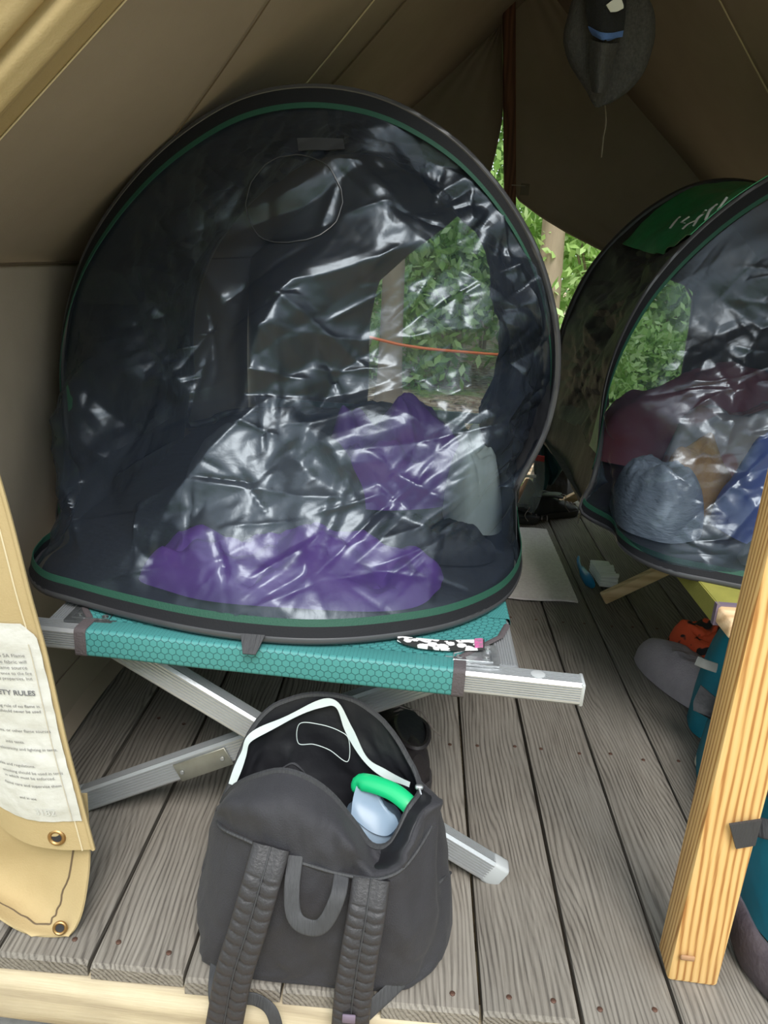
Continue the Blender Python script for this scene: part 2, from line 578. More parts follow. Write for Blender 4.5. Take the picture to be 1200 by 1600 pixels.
M['net_far'] = net_mat('black_netting_far', 0.36, (0.02, 0.022, 0.026), 0.45, bstr=0.2, spec=0.4)
M['panel'] = basic('black_nylon', (0.036, 0.037, 0.041), 0.55, bump=0.5, bscale=30, spec=0.3)
M['band'] = basic('black_binding', (0.010, 0.0105, 0.013), 0.75, bump=0.2, bscale=300, spec=0.25)
M['hoop'] = basic('black_hoop', (0.05, 0.05, 0.055), 0.3)
M['green_trim'] = basic('dark_green_binding', (0.016, 0.07, 0.046), 0.6, bump=0.3, bscale=400, spec=0.3)
M['green'] = basic('bright_green_nylon', (0.03, 0.33, 0.12), 0.4, 0, (0.02, 0.24, 0.09), 30, bump=0.4, bscale=40)
M['white'] = basic('white_print', (0.8, 0.82, 0.8), 0.6)
M['alu'] = basic('ribbed_aluminium', (0.52, 0.54, 0.56), 0.36, 0.6, (0.48, 0.49, 0.51), 12, bump=0.1, bscale=200)
M['alu_dull'] = basic('dull_plate', (0.42, 0.42, 0.37), 0.45, 0.7, (0.34, 0.33, 0.28), 30)
M['steel'] = basic('stamped_steel', (0.55, 0.57, 0.58), 0.28, 0.7, (0.36, 0.37, 0.39), 50, bump=0.5, bscale=90)
M['dark_steel'] = basic('dark_stamped_steel', (0.22, 0.23, 0.24), 0.3, 0.7, (0.12, 0.13, 0.13), 50, bump=0.5, bscale=90)
M['cap'] = basic('grey_plastic_cap', (0.44, 0.455, 0.465), 0.5)
M['teal_hex'] = hex_fabric('teal_hex_fabric', (0.06, 0.25, 0.245), (0.02, 0.10, 0.105))
M['edge_bind'] = basic('brown_grey_binding', (0.085, 0.07, 0.075), 0.8, bump=0.4, bscale=300)
M['olive'] = basic('olive_cot_fabric', (0.33, 0.31, 0.065), 0.75, 0, (0.26, 0.25, 0.05), 20, bump=0.3, bscale=300)
M['purple_bind'] = basic('mauve_binding', (0.17, 0.13, 0.18), 0.8)
M['pack'] = basic('black_pack_cloth', (0.026, 0.025, 0.030), 0.72, 0, (0.036, 0.035, 0.041), 9, bump=0.3, bscale=500, spec=0.35, sheen=0.05)
M['pack_in'] = basic('pack_lining', (0.012, 0.012, 0.015), 0.5, bump=0.4, bscale=30)
M['pad'] = basic('padded_strap', (0.032, 0.030, 0.034), 0.5, bump=0.25, bscale=250, spec=0.45)
M['web'] = basic('black_webbing', (0.038, 0.038, 0.042), 0.65, bump=0.6, bscale=260, bstretch=(1, 0.15, 0.15))
M['tape'] = basic('pale_tape', (0.46, 0.53, 0.53), 0.5, 0, (0.54, 0.58, 0.57), 30)
M['mesh'] = basic('pocket_mesh', (0.05, 0.05, 0.055), 0.6)
M['jug'] = basic('milky_plastic', (0.37, 0.49, 0.63), 0.3, trans=0.35)
M['jug_green'] = basic('green_handle', (0.01, 0.46, 0.17), 0.35)
M['purple'] = basic('purple_nylon', (0.27, 0.10, 0.50), 0.5, 0, (0.18, 0.06, 0.38), 8, bump=0.5, bscale=30)
M['grey_blanket'] = basic('grey_fleece', (0.15, 0.155, 0.165), 0.9, 0, (0.10, 0.105, 0.115), 14, bump=0.5, bscale=60)
M['pale_cloth'] = basic('pale_cloth', (0.62, 0.66, 0.62), 0.8, 0, (0.5, 0.55, 0.5), 12)
M['black_cloth'] = basic('black_cloth', (0.02, 0.02, 0.024), 0.6, bump=0.5, bscale=60)
M['silver'] = basic('crinkled_silver_grey', (0.42, 0.46, 0.54), 0.4, 0, (0.28, 0.31, 0.37), 20, bump=1.0, bscale=55, bstretch=(1, 1, 3))
M['red_blanket'] = basic('red_pink_blanket', (0.85, 0.30, 0.36), 0.8, 0, (0.75, 0.18, 0.22), 7, bump=0.3, bscale=60)
M['pink'] = patch_mat('pink_white_print', (0.88, 0.74, 0.71), (0.8, 0.36, 0.33), 6, c3=(0.2, 0.5, 0.36))
M['orange_knit'] = basic('orange_waffle', (0.85, 0.48, 0.18), 0.85, 0, (0.68, 0.34, 0.11), 50, bump=0.8, bscale=90)
M['blue'] = basic('blue_nylon', (0.22, 0.30, 0.82), 0.5, 0, (0.16, 0.22, 0.68), 8, bump=0.5, bscale=30)
M['teal'] = basic('teal_nylon', (0.01, 0.225, 0.32), 0.5, 0, (0.008, 0.17, 0.25), 5, bump=0.35, bscale=40)
M['teal_dark'] = basic('dark_teal_cloth', (0.012, 0.06, 0.075), 0.7, bump=0.4, bscale=50)
M['grey_cap'] = basic('mauve_grey_cloth', (0.42, 0.37, 0.41), 0.85, 0, (0.33, 0.29, 0.32), 16, bump=0.4, bscale=200)
M['orange_print'] = patch_mat('orange_black_print', (0.88, 0.12, 0.045), (0.025, 0.022, 0.025), 24, thr=0.53)
M['stripe_grey'] = basic('reflective_grey', (0.22, 0.215, 0.20), 0.6)
M['mud'] = basic('dusty_dark_foam', (0.055, 0.042, 0.055), 0.75, 0, (0.085, 0.068, 0.08), 40, bump=0.4, bscale=120)
M['mat'] = basic('pinkish_grey_mat', (0.70, 0.63, 0.62), 0.95, 0, (0.84, 0.78, 0.765), 90, bump=0.9, bscale=260)
M['brush_blue'] = basic('blue_plastic', (0.015, 0.23, 0.5), 0.3)
M['bristle'] = basic('pale_bristles', (0.92, 0.95, 0.97), 0.6)
M['clear'] = net_mat('clear_plastic', 0.45, (0.32, 0.34, 0.35), 0.25, bscale=20)
M['red'] = basic('red_plastic', (0.5, 0.03, 0.03), 0.4)
M['tan'] = basic('tan_bread', (0.42, 0.24, 0.13), 0.8, 0, (0.3, 0.16, 0.08), 30)
M['shoe'] = basic('dark_shoe_leather', (0.026, 0.021, 0.023), 0.55, bump=0.3, bscale=120)
M['sole'] = basic('shoe_sole', (0.045, 0.04, 0.04), 0.8)
M['lace'] = basic('shoe_lace', (0.22, 0.18, 0.16), 0.8)
M['knit'] = basic('charcoal_knit', (0.085, 0.085, 0.085), 0.95, 0, (0.045, 0.045, 0.047), 160, bump=1.0, bscale=300, bstretch=(1, 1, 0.3))
M['knit_dark'] = basic('near_black_knit', (0.018, 0.02, 0.024), 0.95, bump=0.8, bscale=300)
M['knit_blue'] = basic('blue_knit', (0.10, 0.20, 0.52), 0.9, bump=0.6, bscale=300)
M['cord'] = basic('pale_cord', (0.5, 0.45, 0.36), 0.8)
M['cord_dark'] = basic('grey_cord', (0.2, 0.17, 0.13), 0.8)
M['orange_cord'] = basic('orange_cord', (0.8, 0.16, 0.03), 0.6)
M['nail'] = basic('rusty_nail', (0.16, 0.085, 0.06), 0.6, 0.6, (0.09, 0.05, 0.04), 60)
M['ground'] = ground_mat()
M['bark'] = basic('pale_bark', (0.34, 0.27, 0.19), 0.9, 0, (0.22, 0.165, 0.11), 8, stretch=(1, 1, 0.25), bump=0.9, bscale=16)
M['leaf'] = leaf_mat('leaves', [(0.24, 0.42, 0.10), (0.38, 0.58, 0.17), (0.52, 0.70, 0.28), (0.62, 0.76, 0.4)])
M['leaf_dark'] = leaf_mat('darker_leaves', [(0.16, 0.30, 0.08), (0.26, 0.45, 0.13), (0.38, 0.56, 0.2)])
M['litter'] = leaf_mat('fallen_leaves', [(0.26, 0.15, 0.09), (0.45, 0.29, 0.19), (0.6, 0.43, 0.32), (0.35, 0.3, 0.15)], 0.1)
M['stone'] = basic('grey_stone', (0.25, 0.25, 0.24), 0.85, 0, (0.17, 0.17, 0.165), 40, bump=0.5, bscale=80)


def strokes_mat():
    m, nt, out = new_mat('skull_print')
    v = nd(nt, 'ShaderNodeTexVoronoi', {'Vector': coords(nt), 'Scale': 75.0})
    n = nd(nt, 'ShaderNodeTexNoise', {'Vector': coords(nt), 'Scale': 150.0, 'Detail': 1.0})
    s = mth(nt, 'ADD', v.outputs[0], mth(nt, 'MULTIPLY', n.outputs[0], 0.5))
    c = ramp(nt, s, [(0.30, (0.025, 0.025, 0.025)), (0.34, (0.72, 0.7, 0.7)), (0.80, (0.72, 0.7, 0.7)), (0.84, (0.03, 0.03, 0.03))])
    p = nd(nt, 'ShaderNodeBsdfPrincipled', {'Base Color': c, 'Roughness': 0.7})
    nt.links.new(p.outputs[0], out.inputs[0])
    return m


M['print'] = strokes_mat()
M['pink_patch'] = basic('hot_pink_patch', (0.72, 0.10, 0.36), 0.6, 0, (0.2, 0.18, 0.2), 180)

# ------------------------------------------------------------------ the setting: ground, deck, tent canvas
g = MB()
gx = np.linspace(-22, 22, 45); gy = np.linspace(-14, 30, 45)
GX, GY = np.meshgrid(gx, gy, indexing='ij')
GZ = -0.34 + np.clip(GY - 4, 0, 40) * 0.02 + 0.1 * (vnoise(GX * .5, GY * .5, 2) - .5) * (GY > 4.5)
g.grid(np.stack([GX, GY, GZ], 2))
structure(g.build('ground', M['ground']))


def deck_front(x):
    return 0.803 - 0.037 * x


FLOOR = struct_empty('floor', (0.3, 2.1, 0))
PITCH_W = 0.1415
seam0 = 0.1535
for k in range(-9, 11):
    xl = seam0 + k * PITCH_W
    xr = xl + PITCH_W
    gap = 0.004 + 0.003 * random.random()
    a, b = xl + gap / 2, xr - gap / 2
    yf = deck_front((a + b) / 2) + random.uniform(-.004, .004)
    m = MB()
    # slight cupping across the board, worn front end
    us = np.array([0, .04, .25, .5, .75, .96, 1.0])
    ys = np.concatenate([[yf, yf + 0.006], np.linspace(yf + .15, 3.40, 9)])
    cup = 0.0015
    top = np.zeros((len(ys), len(us), 3))
    for i, y in enumerate(ys):
        for j, u in enumerate(us):
            z = -0.0035 if u in (0, 1.0) else -cup * (1 - (2 * u - 1) ** 2) * 0.0 - 0.0008 * random.random()
            if i == 0:
                z -= 0.004
            top[i, j] = (a + (b - a) * u, y, z)
    bot = top.copy(); bot[:, :, 2] = -0.026
    n, w = len(ys), len(us)
    V = np.vstack([top.reshape(-1, 3), bot.reshape(-1, 3)])
    F = []
    o = n * w
    for i in range(n - 1):
        for j in range(w - 1):
            q = (i * w + j, i * w + j + 1, (i + 1) * w + j + 1, (i + 1) * w + j)
            F.append(q); F.append(tuple(o + t for t in q[::-1]))
        F.append((i * w, (i + 1) * w, o + (i + 1) * w, o + i * w))
        F.append(((i + 1) * w + w - 1, i * w + w - 1, o + i * w + w - 1, o + (i + 1) * w + w - 1))
    for j in range(w - 1):
        F.append((j + 1, j, o + j, o + j + 1))
        e = (n - 1) * w
        F.append((e + j, e + j + 1, o + e + j + 1, o + e + j))
    m.add(V, F)
    pl = m.build('plank', M['plank'], FLOOR, smooth=30)
    if -5 <= k <= 4:
        for yy in (yf + 0.035, 1.42, 2.05):
            for u in (0.24, 0.78):
                nm = MB()
                cx, cy = a + (b - a) * u + random.uniform(-.008, .008), yy + random.uniform(-.01, .01)
                ang = np.linspace(0, 2 * math.pi, 8, endpoint=False)
                ring = lambda r, z: np.stack([cx + r * np.cos(ang), cy + r * np.sin(ang), np.full(8, z)], 1)
                nm.grid(np.stack([ring(.0042, -.004), ring(.0042, .0006), ring(.003, .0014), ring(.0001, .0012)]), wrap=True)
                nm.build('nail', M['nail'], pl)

bm_ = MB()
bp = [(-1.2, deck_front(-1.2) + .019, -.058), (1.75, deck_front(1.75) + .019, -.058)]
bm_.box(((bp[0][0] + bp[1][0]) / 2, (bp[0][1] + bp[1][1]) / 2 , -.078), (2.97, .042, .10), rotz(-0.037), bev=.004)
structure(bm_.build('trim_1', M['beam']))
for i, yy in enumerate((1.55, 2.4, 3.25)):
    jm = MB().box((0.28, yy, -.096), (2.9, .04, .14), bev=.003)
    structure(jm.build('trim_%d' % (i + 2), M['plank']))
# flat stones under the deck edge
for i, (px, py, s) in enumerate([(25, 1592, .16), (190, 1606, .2), (75, 1625, .15)]):
    c = atZ(px, py, -.31)
    ang = np.linspace(0, 2 * math.pi, 12, endpoint=False)
    rr = s * (0.8 + .35 * vnoise(ang * 1.3, ang * 0 + i * 3.3, 1))
    ring = lambda k, z: np.stack([c[0] + rr * k * np.cos(ang), c[1] + .5 * rr * k * np.sin(ang), np.full(12, z)], 1)
    st = MB().grid(np.stack([ring(1, -.36), ring(1.02, -.33), ring(.95, -.305), ring(.6, -.298), ring(.01, -.297)]), wrap=True).build('flat_stone', M['stone'])
    tag(st, ['flat grey stone on the ground at the bottom left corner below the beam', 'flat grey stone in the dark under the pale front beam',
             'lowest grey stone on the ground in front of the deck'][i], 'stone', 'stones under the deck edge')

# canvas: walls, roof
XL, XR, XM = -0.715, 1.46, 0.36
ZE, ZR = 0.94, 1.95
YF, YB = 1.0, 3.30


def wall(x, name, folds):
    Y = np.linspace(YF, YB, 60); Z = np.linspace(0.002, ZE, 40)
    YY, ZZ = np.meshgrid(Y, Z, indexing='ij')
    s = 1 if x < XM else -1
    X = x + s * (0.012 * np.sin(YY * 7 + 2 * vnoise(YY * 2, ZZ * 2, 1)) * np.sin(np.pi * ZZ / ZE) + 0.03 * np.sin(np.pi * ZZ / ZE) * (vnoise(YY * 1.6, ZZ * 1.2, 2) - .5))
    X = X - s * 0.02 * np.exp(-ZZ / .06) * np.sin(YY * 16)
    w = MB().slab(np.stack([X, YY, ZZ], 2), .003).build(name, M['canvas'])
    return structure(w)


WL = wall(XL, 'wall_left', 1)
WR = wall(XR, 'wall_right', 1)


def roof_pt(u, y, side):
    """u: 0 at the eave, 1 at the ridge"""
    xe = XL if side < 0 else XR
    x = xe + (XM - xe) * u
    z = ZE + (ZR - ZE) * u
    sag = -0.035 * np.sin(np.pi * u) * np.sin(np.pi * np.clip((y - YF) / (YB - YF), 0, 1)) + 0.012 * (vnoise(y * 2.2, u * 3, 3) - .5) * 2
    return np.stack([x, y, z + sag], -1)


CEIL = struct_empty('ceiling', (XM, 2.1, ZE))
for side in (-1, 1):
    U, Y = np.meshgrid(np.linspace(-0.06, 1, 40), np.linspace(YF, YB + .15, 60), indexing='ij')
    MB().slab(roof_pt(U, Y, side), .003).build('roof_slope', M['canvas'], CEIL)


def on_roof(px, py, side):
    d = _ray(px, py)
    xe = XL if side < 0 else XR
    # plane z = ZE + k (x - xe)
    k = (ZR - ZE) / (XM - xe)
    t = (ZE + k * (0 - xe) - CAM_H) / (d[2] - k * d[0])
    p = np.array([0, 0, CAM_H]) + d * t
    return p, (p[0] - xe) / (XM - xe)


for (pa, pb, side, mt, rad) in [((450, 130), (555, 0), -1, 'stitch', .0016), ((490, 132), (603, 0), -1, 'dark_stitch', .0016), ((270, 190), (400, 0), -1, 'dark_stitch', .0011), ((1140, 0), (1200, 110), 1, 'stitch', .002)]:
    A, ua = on_roof(*pa, side); B, ub = on_roof(*pb, side)
    sl = (B[1] - A[1]) / (ub - ua)
    u = np.linspace(0.02, .99, 30)
    y = A[1] + (u - ua) * sl
    P = roof_pt(u, y, side) + np.array([(.004 if side < 0 else -.004), 0, -.004])
    MB().tube(P, rad, 6).build('seam', M[mt], CEIL)
# hem of the roof's front edge
P = []
for y in np.linspace(YF - .001, YF + .035, 4):
    P.append(roof_pt(np.linspace(0, 1, 40), np.full(40, y), -1) + np.array([.003, 0, -.004]))
MB().slab(np.array(P), .003).build('front_hem', M['canvas_flap'], CEIL)
P = roof_pt(np.linspace(0, 1, 40), np.full(40, YF + .028), -1) + np.array([.005, 0, -.007])
MB().tube(P, .0012, 5).build('seam', M['stitch'], CEIL)
# seam along the eave of the left wall
P = np.array([(XL + .006, y, ZE) for y in np.linspace(YF, YB, 20)])
MB().tube(P, .003, 6).build('seam', M['dark_stitch'], WL)
# mud flap of the wall lying on the deck
Y = np.linspace(YF, YB, 50)
P = np.stack([np.stack([np.full(50, XL + dx), Y, zz + .004 * np.sin(Y * 14)], 1) for dx, zz in ((.002, .09), (.012, .05), (.022, .022), (.055, .009))])
MB().slab(P, .003).build('sod_flap', M['canvas'], WL)

# back wall: two flaps, drawn aside below
BACK = struct_empty('wall_back', (XM, YB, 0))
zl = np.array([ZR, 1.70, 1.516, 1.40, 1.287, 1.20, 1.114, 1.0, .876, .70, .451, .2, 0.02])
el = np.array([.205, .232, .255, .243, .224, .165, .082, -.06, -.188, -.215, -.206, -.215, -.22])
zr = np.array([ZR, 1.6, 1.35, 1.235, 1.19, 1.137, 1.062, 1.0, .927, .80, .5, .25, .02])
er = np.array([.215, .255, .285, .325, .40, .489, .665, .85, 1.085, 1.10, 1.11, 1.12, 1.12])


def back_flap(zs, es, side):
    Z = np.linspace(ZR - .01, 0.02, 70)
    E_ = np.interp(-Z, -zs, es)
    rows = []
    for z, e in zip(Z, E_):
        xo = XL - .03 if z < ZE else XL + (XM - XL) * (z - ZE) / (ZR - ZE)
        if side > 0:
            xo = XR + .03 if z < ZE else XR + (XM - XR) * (z - ZE) / (ZR - ZE)
        t = np.linspace(0, 1, 44)
        x = xo + (e - xo) * t
        # cloth gathered to the side makes folds
        gather = np.clip((abs((XM - .03) - e)) / .8, 0, 1)
        y = YB + 0.018 * np.sin(t * 26 + z * 3) * gather + 0.04 * (vnoise(x * 3, z * 2, 4) - .5) - .03 * t * gather
        rows.append(np.stack([x, y, np.full_like(x, z)], 1))
    return np.array(rows)


for side, zz, ee in ((-1, zl, el), (1, zr, er)):
    P = back_flap(zz, ee, side)
    f = MB().slab(P, .003).build('back_flap', M['canvas'], BACK)
    MB().tube(P[::2, -1], .005, 6).build('hem', M['canvas'], f)

# leaning pole inside the back wall
pt, pb = atY(795, -60, 3.12), np.array([.44, 3.12, 0.0])
pole = thing('tent_pole', 'slim dark red brown wooden pole leaning at the back of the tent', 'pole', pb)
prof = [(-.9, -1), (.9, -1), (1, -.9), (1, .9), (.9, 1), (-.9, 1), (-1, .9), (-1, -.9)]
MB().tube(np.linspace(pb, pt, 8), .021, up=(0, 1, 0), prof=prof).build('shaft', M['pole'], pole, smooth=20)
c = atY(820, 296, 3.09)
MB().box(c, (.032, .006, .04), bev=.002).build('pole_tag', M['cord_dark'], pole)
MB().tube([c + (-.05, -.004, .012), c + (0, -.004, .012)], .0015, 5).build('tag_string', M['cord'], pole)

# ------------------------------------------------------------------ door flap at the front left, with its safety label
E_pts = np.array([[-.69, 1.0, 1.25], [-.59, .945, .95], atY(0, 750, .90), atY(62, 985, .90), atY(106, 1170, .90), atY(146, 1327, .90)])
offs = [(0, 0, 0), (-.05, -.006, 0), (-.10, -.002, .003), (-.15, .018, .014), (-.20, .06, .03)]
ctrl = np.array([[e + np.array([ox, oy, oz * (i >= 3) * (i - 2) / 3]) for ox, oy, oz in offs] for i, e in enumerate(E_pts)])
FL = surf(ctrl, 90, 40)
FL[:, :, 1] += 0.006 * (vnoise(FL[:, :, 0] * 18, FL[:, :, 2] * 9, 2) - .5)
flap = thing('tent_door_flap', 'sunlit tan canvas door flap hanging at the left edge with a printed white label', 'tent flap', (-.5, .9, .0))
MB().slab(FL, .0035).build('panel', M['canvas_flap'], flap)
N_ = gnormals(FL)
if N_[45, 10, 1] > 0:
    N_ = -N_
MB().tube(FL[:, 3] + N_[:, 3] * .0025, .0012, 5).build('stitching', M['stitch'], flap)
MB().tube(FL[:, 0] + N_[:, 0] * .0015, .0032, 6).build('edge_hem', M['canvas_flap'], flap)

# helper: point on the flap from (distance leftwards from the edge, height)
_row_z = FL[:, 0, 2]


def flap_pt(u, z, off):
    """u metres left of the edge, z height of the edge point"""
    r = np.interp(-z, -_row_z, np.arange(len(_row_z)))
    i = np.clip(np.floor(r).astype(int), 0, FL.shape[0] - 2); f = (r - i)[..., None]
    c_ = np.clip(u / .20 * (FL.shape[1] - 1), 0, FL.shape[1] - 1.001)
    j = np.floor(c_).astype(int); h = (c_ - j)[..., None]
    def L(A):
        return (A[i, j] * (1 - f) + A[i + 1, j] * f) * (1 - h) + (A[i, j + 1] * (1 - f) + A[i + 1, j + 1] * f) * h
    return L(FL) + L(N_) * off


z_top, z_bot = atY(62, 985, .9)[2] + .012, atY(136, 1280, .9)[2]
zz = np.linspace(z_top, z_bot, 60)
rows = []
for k, z in enumerate(zz):
    cut = max(0.0, .016 - (z_top - z) * .8)
    u = np.linspace(.004 + cut, .19, 30)
    P = flap_pt(u, np.full_like(u, z), .0030)
    P[:, 1] -= .0025 * (crumple(u * 40, np.full_like(u, z * 40), 3) + .5)
    rows.append(P)
label = MB().slab(np.array(rows), .0008).build('label', M['paper'], flap)
MB().tube(flap_pt(np.full(50, .017), np.linspace(z_top - .03, z_bot + .002, 50), .0062), .0007, 5).build('label_stitching', M['cord'], label)


def print_line(px, py, body, size, bold=False, mat='ink', tilt=0.0):
    """a line of print on the label, its right end at the given pixel"""
    e = atY(px, py, .89)
    z = e[2]
    ex = np.interp(-z, -_row_z, FL[:, 0, 0])
    u0 = ex - e[0]
    V, F = text_geo(body, size, 'RIGHT', 0, bold)
    # keep what lies on the label
    u = u0 - V[:, 0]
    P = flap_pt(np.clip(u, 0, .186), z + V[:, 1] + tilt * V[:, 0], .0066)
    MB().add(P, F).build('lettering', M[mat], label, smooth=0)


lines = [(37, 1028, 'Section 5A Flame', .0075), (40, 1038, 'the fabric will', .0075), (41, 1047, 'any flame source', .0075),
         (48, 1056, 'adherence to the fire', .0065), (49, 1064, 'are properties, but', .0065),
         (61, 1107, 'cooking rule of no flame in', .0065), (63, 1115, 'tents should never be used', .0065),
         (78, 1146, 'matches, or other flame sources', .0065), (40, 1161, 'into tents.', .0065), (89, 1175, 'concerning electricity and lighting in tents.', .0065),
         (57, 1198, 'rules and regulations.', .0065), (97, 1211, 'smoking should be used in tents', .0065), (86, 1218, 'in which must be enforced.', .0065),
         (95, 1230, 'flame care and supervise them', .0065), (60, 1247, 'and in use', .006)]
for px, py, s, sz in lines:
    print_line(px, py, s, sz, tilt=.02)
print_line(54, 1088, 'SAFETY RULES', .0105, True)
print_line(88, 1272, '3182', .014, True, 'ink_pale')


def grommet(c, nrm, r, parent):
    R = frame_to(np.cross(nrm, (0, 0, 1)), nrm)
    an = np.linspace(0, 2 * math.pi, 24, endpoint=False)
    P = np.array([c + R @ np.array([r * math.cos(t), r * math.sin(t), .001]) for t in an])
    gm = MB().tube(P, r * .3, 8, closed=True, up=nrm).build('grommet', M['brass'], parent)
    Q = np.stack([[c + R @ np.array([k * r * math.cos(t), k * r * math.sin(t), .0016 if k > .5 else .0014]) for t in an] for k in (.8, .01)])
    MB().grid(Q, wrap=True).build('grommet_hole', M['black_cloth'], gm)


gc = atY(92, 1303, .9)
grommet(gc + np.array([0, -.006, 0]), np.array([0, -1, .1]), .0105, flap)

# second, lower fold of the flap behind it
fold = thing('lower_canvas_fold', 'lower tan canvas corner drooping below the labelled flap with one grommet', 'tent flap', (-.52, .94, 0))
rows = []
for py, xl_, xr_, dep in ((1240, -150, 136, .0), (1300, -140, 139, .012), (1345, -120, 140, .03), (1390, -70, 135, .035), (1425, -15, 128, .025), (1448, 20, 119, .012), (1463, 50, 108, .0)):
    t = np.linspace(0, 1, 7)
    rows.append([atY(xr_ + (xl_ - xr_) * q, py, np.interp(py, [1240, 1330, 1463], [.925, .915, .857]) + dep * math.sin(math.pi * q)) for q in t])
FB = surf(np.array(rows), 40, 40)
MB().slab(FB, .0035).build('panel', M['canvas_flap'], fold)
NB = gnormals(FB)
if NB[20, 20, 1] > 0:
    NB = -NB
hem = np.array([FB[int(8 + 24 * math.sin(math.pi * q) ** .7), 3 + int(q * 33)] + NB[20, 20] * .003 for q in np.linspace(0, 1, 24)])
MB().tube(catmull(hem, 50), .0014, 5).build('seam', M['dark_stitch'], fold)
grommet(atY(96, 1446, .864) + np.array([0, -.004, 0]), np.array([.15, -1, .35]), .0085, fold)

# door flap rolled up along the sloping front edge of the roof
roll = thing('rolled_door_flap', 'bright tan canvas door flap rolled along the sloping front edge of the roof', 'tent flap', (-.55, .95, .95))
su = np.linspace(-.15, .95, 46)
axis_ = np.stack([XL + (XM - XL) * su, np.full_like(su, .965), ZE + (ZR - ZE) * su], 1)
nrm_ = np.array([-(ZR - ZE), 0, (XM - XL)]); nrm_ /= np.linalg.norm(nrm_)
an = np.linspace(0, 2 * math.pi, 40, endpoint=False)
for nm, off_n, off_y, r0, ph in (('inner_roll', .016, .0, .030, 0.4), ('outer_roll', .066, -.03, .045, 2.0), ('outer_roll', .15, -.045, .055, 1.0)):
    V = []
    for i, c in enumerate(axis_ + nrm_ * off_n + np.array([0, off_y, 0])):
        rr = r0 * (1 + .12 * np.cos(3 * an + ph + i * .05) + .07 * np.cos(7 * an + i * .11))
        V.append(c + np.outer(rr * np.cos(an), nrm_) + np.outer(rr * np.sin(an), (0, 1, 0)))
    MB().grid(np.array(V), wrap=True, flip=True).build(nm, M['canvas_flap'], roll)

# ------------------------------------------------------------------ aluminium cot on the left
def ribbed(w, h, ribs=6, d=.0018, edge=.0045):
    """outline of a ribbed square tube, in metres"""
    def face(L, n):
        # along the face from -L/2 to L/2, offset outwards
        pts = []
        a = L / 2 - edge
        pts.append((-a, 0))
        step = 2 * (a - .002) / n
        for k in range(n):
            x0 = -a + .002 + k * step
            pts += [(x0 + step * .08, 0), (x0 + step * .2, -d), (x0 + step * .45, -d), (x0 + step * .57, 0)]
        pts.append((a, 0))
        return pts
    out = []
    for x, o in face(w, ribs): out.append((x, h / 2 + o))
    for x, o in face(h, ribs): out.append((w / 2 + o, -x))
    for x, o in face(w, ribs): out.append((-x, -h / 2 - o))
    for x, o in face(h, ribs): out.append((-w / 2 - o, x))
    return np.array(out)[::-1]


def bar(a, b, w, h, up=(0, 0, 1), ribs=6):
    return MB().tube([np.asarray(a, float), np.asarray(b, float)], 1.0, prof=ribbed(w, h, ribs), up=up)


ZT = 0.432
RA, RB = np.array([-.600, 1.036, ZT - .018]), np.array([.268, .986, ZT - .018])      # front end bar
RD = (RB - RA) / np.linalg.norm(RB - RA)
cot = thing('aluminium_cot', 'folding aluminium cot with teal honeycomb fabric under the nearer net tent', 'cot', (-.17, 1.9, 0))
rail = bar(RA, RB, .034, .036).build('end_rail', M['alu'], cot, smooth=30)
for s, e in ((1, RB), (-1, RA)):
    c = e + RD * s * .0015
    MB().box(c, (.006, .034, .036), frame_to(RD), bev=.0015).build('end_cap', M['cap'], rail)
an = np.linspace(0, 2 * math.pi, 20, endpoint=False)
c = RB - RD * .062 + np.array([0, 0, .018])
ring = lambda r, z: np.stack([c[0] + r * np.cos(an), c[1] + r * np.sin(an), np.full(20, c[2] + z)], 1)
MB().grid(np.stack([ring(.0105, -.002), ring(.0105, .0006), ring(.009, .0012), ring(.0002, .0016)]), wrap=True, flip=False).build('rail_button', M['cap'], rail)
CY1 = 2.92
BACKRAIL_A, BACKRAIL_B = RA + np.array([0, CY1 - 1.01, 0]), RB + np.array([0, CY1 - 1.01, 0])
bar(BACKRAIL_A, BACKRAIL_B, .034, .036).build('end_rail', M['alu'], cot, smooth=30)
SXL, SXR = -.525, .163
for sx in (SXL, SXR):
    y0 = 1.036 - (sx + .6) * .0576
    bar((sx, y0 + .018, ZT - .016), (sx, CY1, ZT - .016), .036, .034).build('side_rail', M['alu'], cot, smooth=30)
# corner plates, stamped
for s, sx, mt in ((1, SXR, 'steel'), (-1, SXL, 'dark_steel')):
    y0 = 1.036 - (sx + .6) * .0576
    pts = np.array([(sx - s * .012, y0 + .004), (sx - s * .012, y0 + .066), (sx - s * .03, y0 + .066), (sx - s * .090, y0 + .030), (sx - s * .092, y0 + .004)])
    m = MB()
    n = len(pts)
    V = np.vstack([np.c_[pts, np.full(n, ZT + .001)], np.c_[pts, np.full(n, ZT + .0045)]])
    F = [tuple(range(n))[::-1], tuple(range(n, 2 * n))] + [(i, (i + 1) % n, n + (i + 1) % n, n + i) for i in range(n)]
    if s < 0:
        F = [f[::-1] for f in F]
    pl = m.add(V, F).build('corner_plate', M[mt], cot, smooth=20)
    q = pts * .72 + pts.mean(0) * .28
    MB().tube(np.c_[q, np.full(n, ZT + .0052)], .0016, 6, closed=True).build('stamped_rib', M[mt], pl)
    for (dx, dy) in ((-.026, .05), (-.07, .022), (-.03, .022)):
        cx, cy = sx + s * dx, y0 + dy
        rg = lambda r, z: np.stack([cx + r * np.cos(an), cy + r * np.sin(an), np.full(20, ZT + z)], 1)
        MB().grid(np.stack([rg(.0055, .0044), rg(.0048, .0068), rg(.0026, .0064), rg(.0001, .004)]), wrap=True).build('rivet', M[mt], pl)
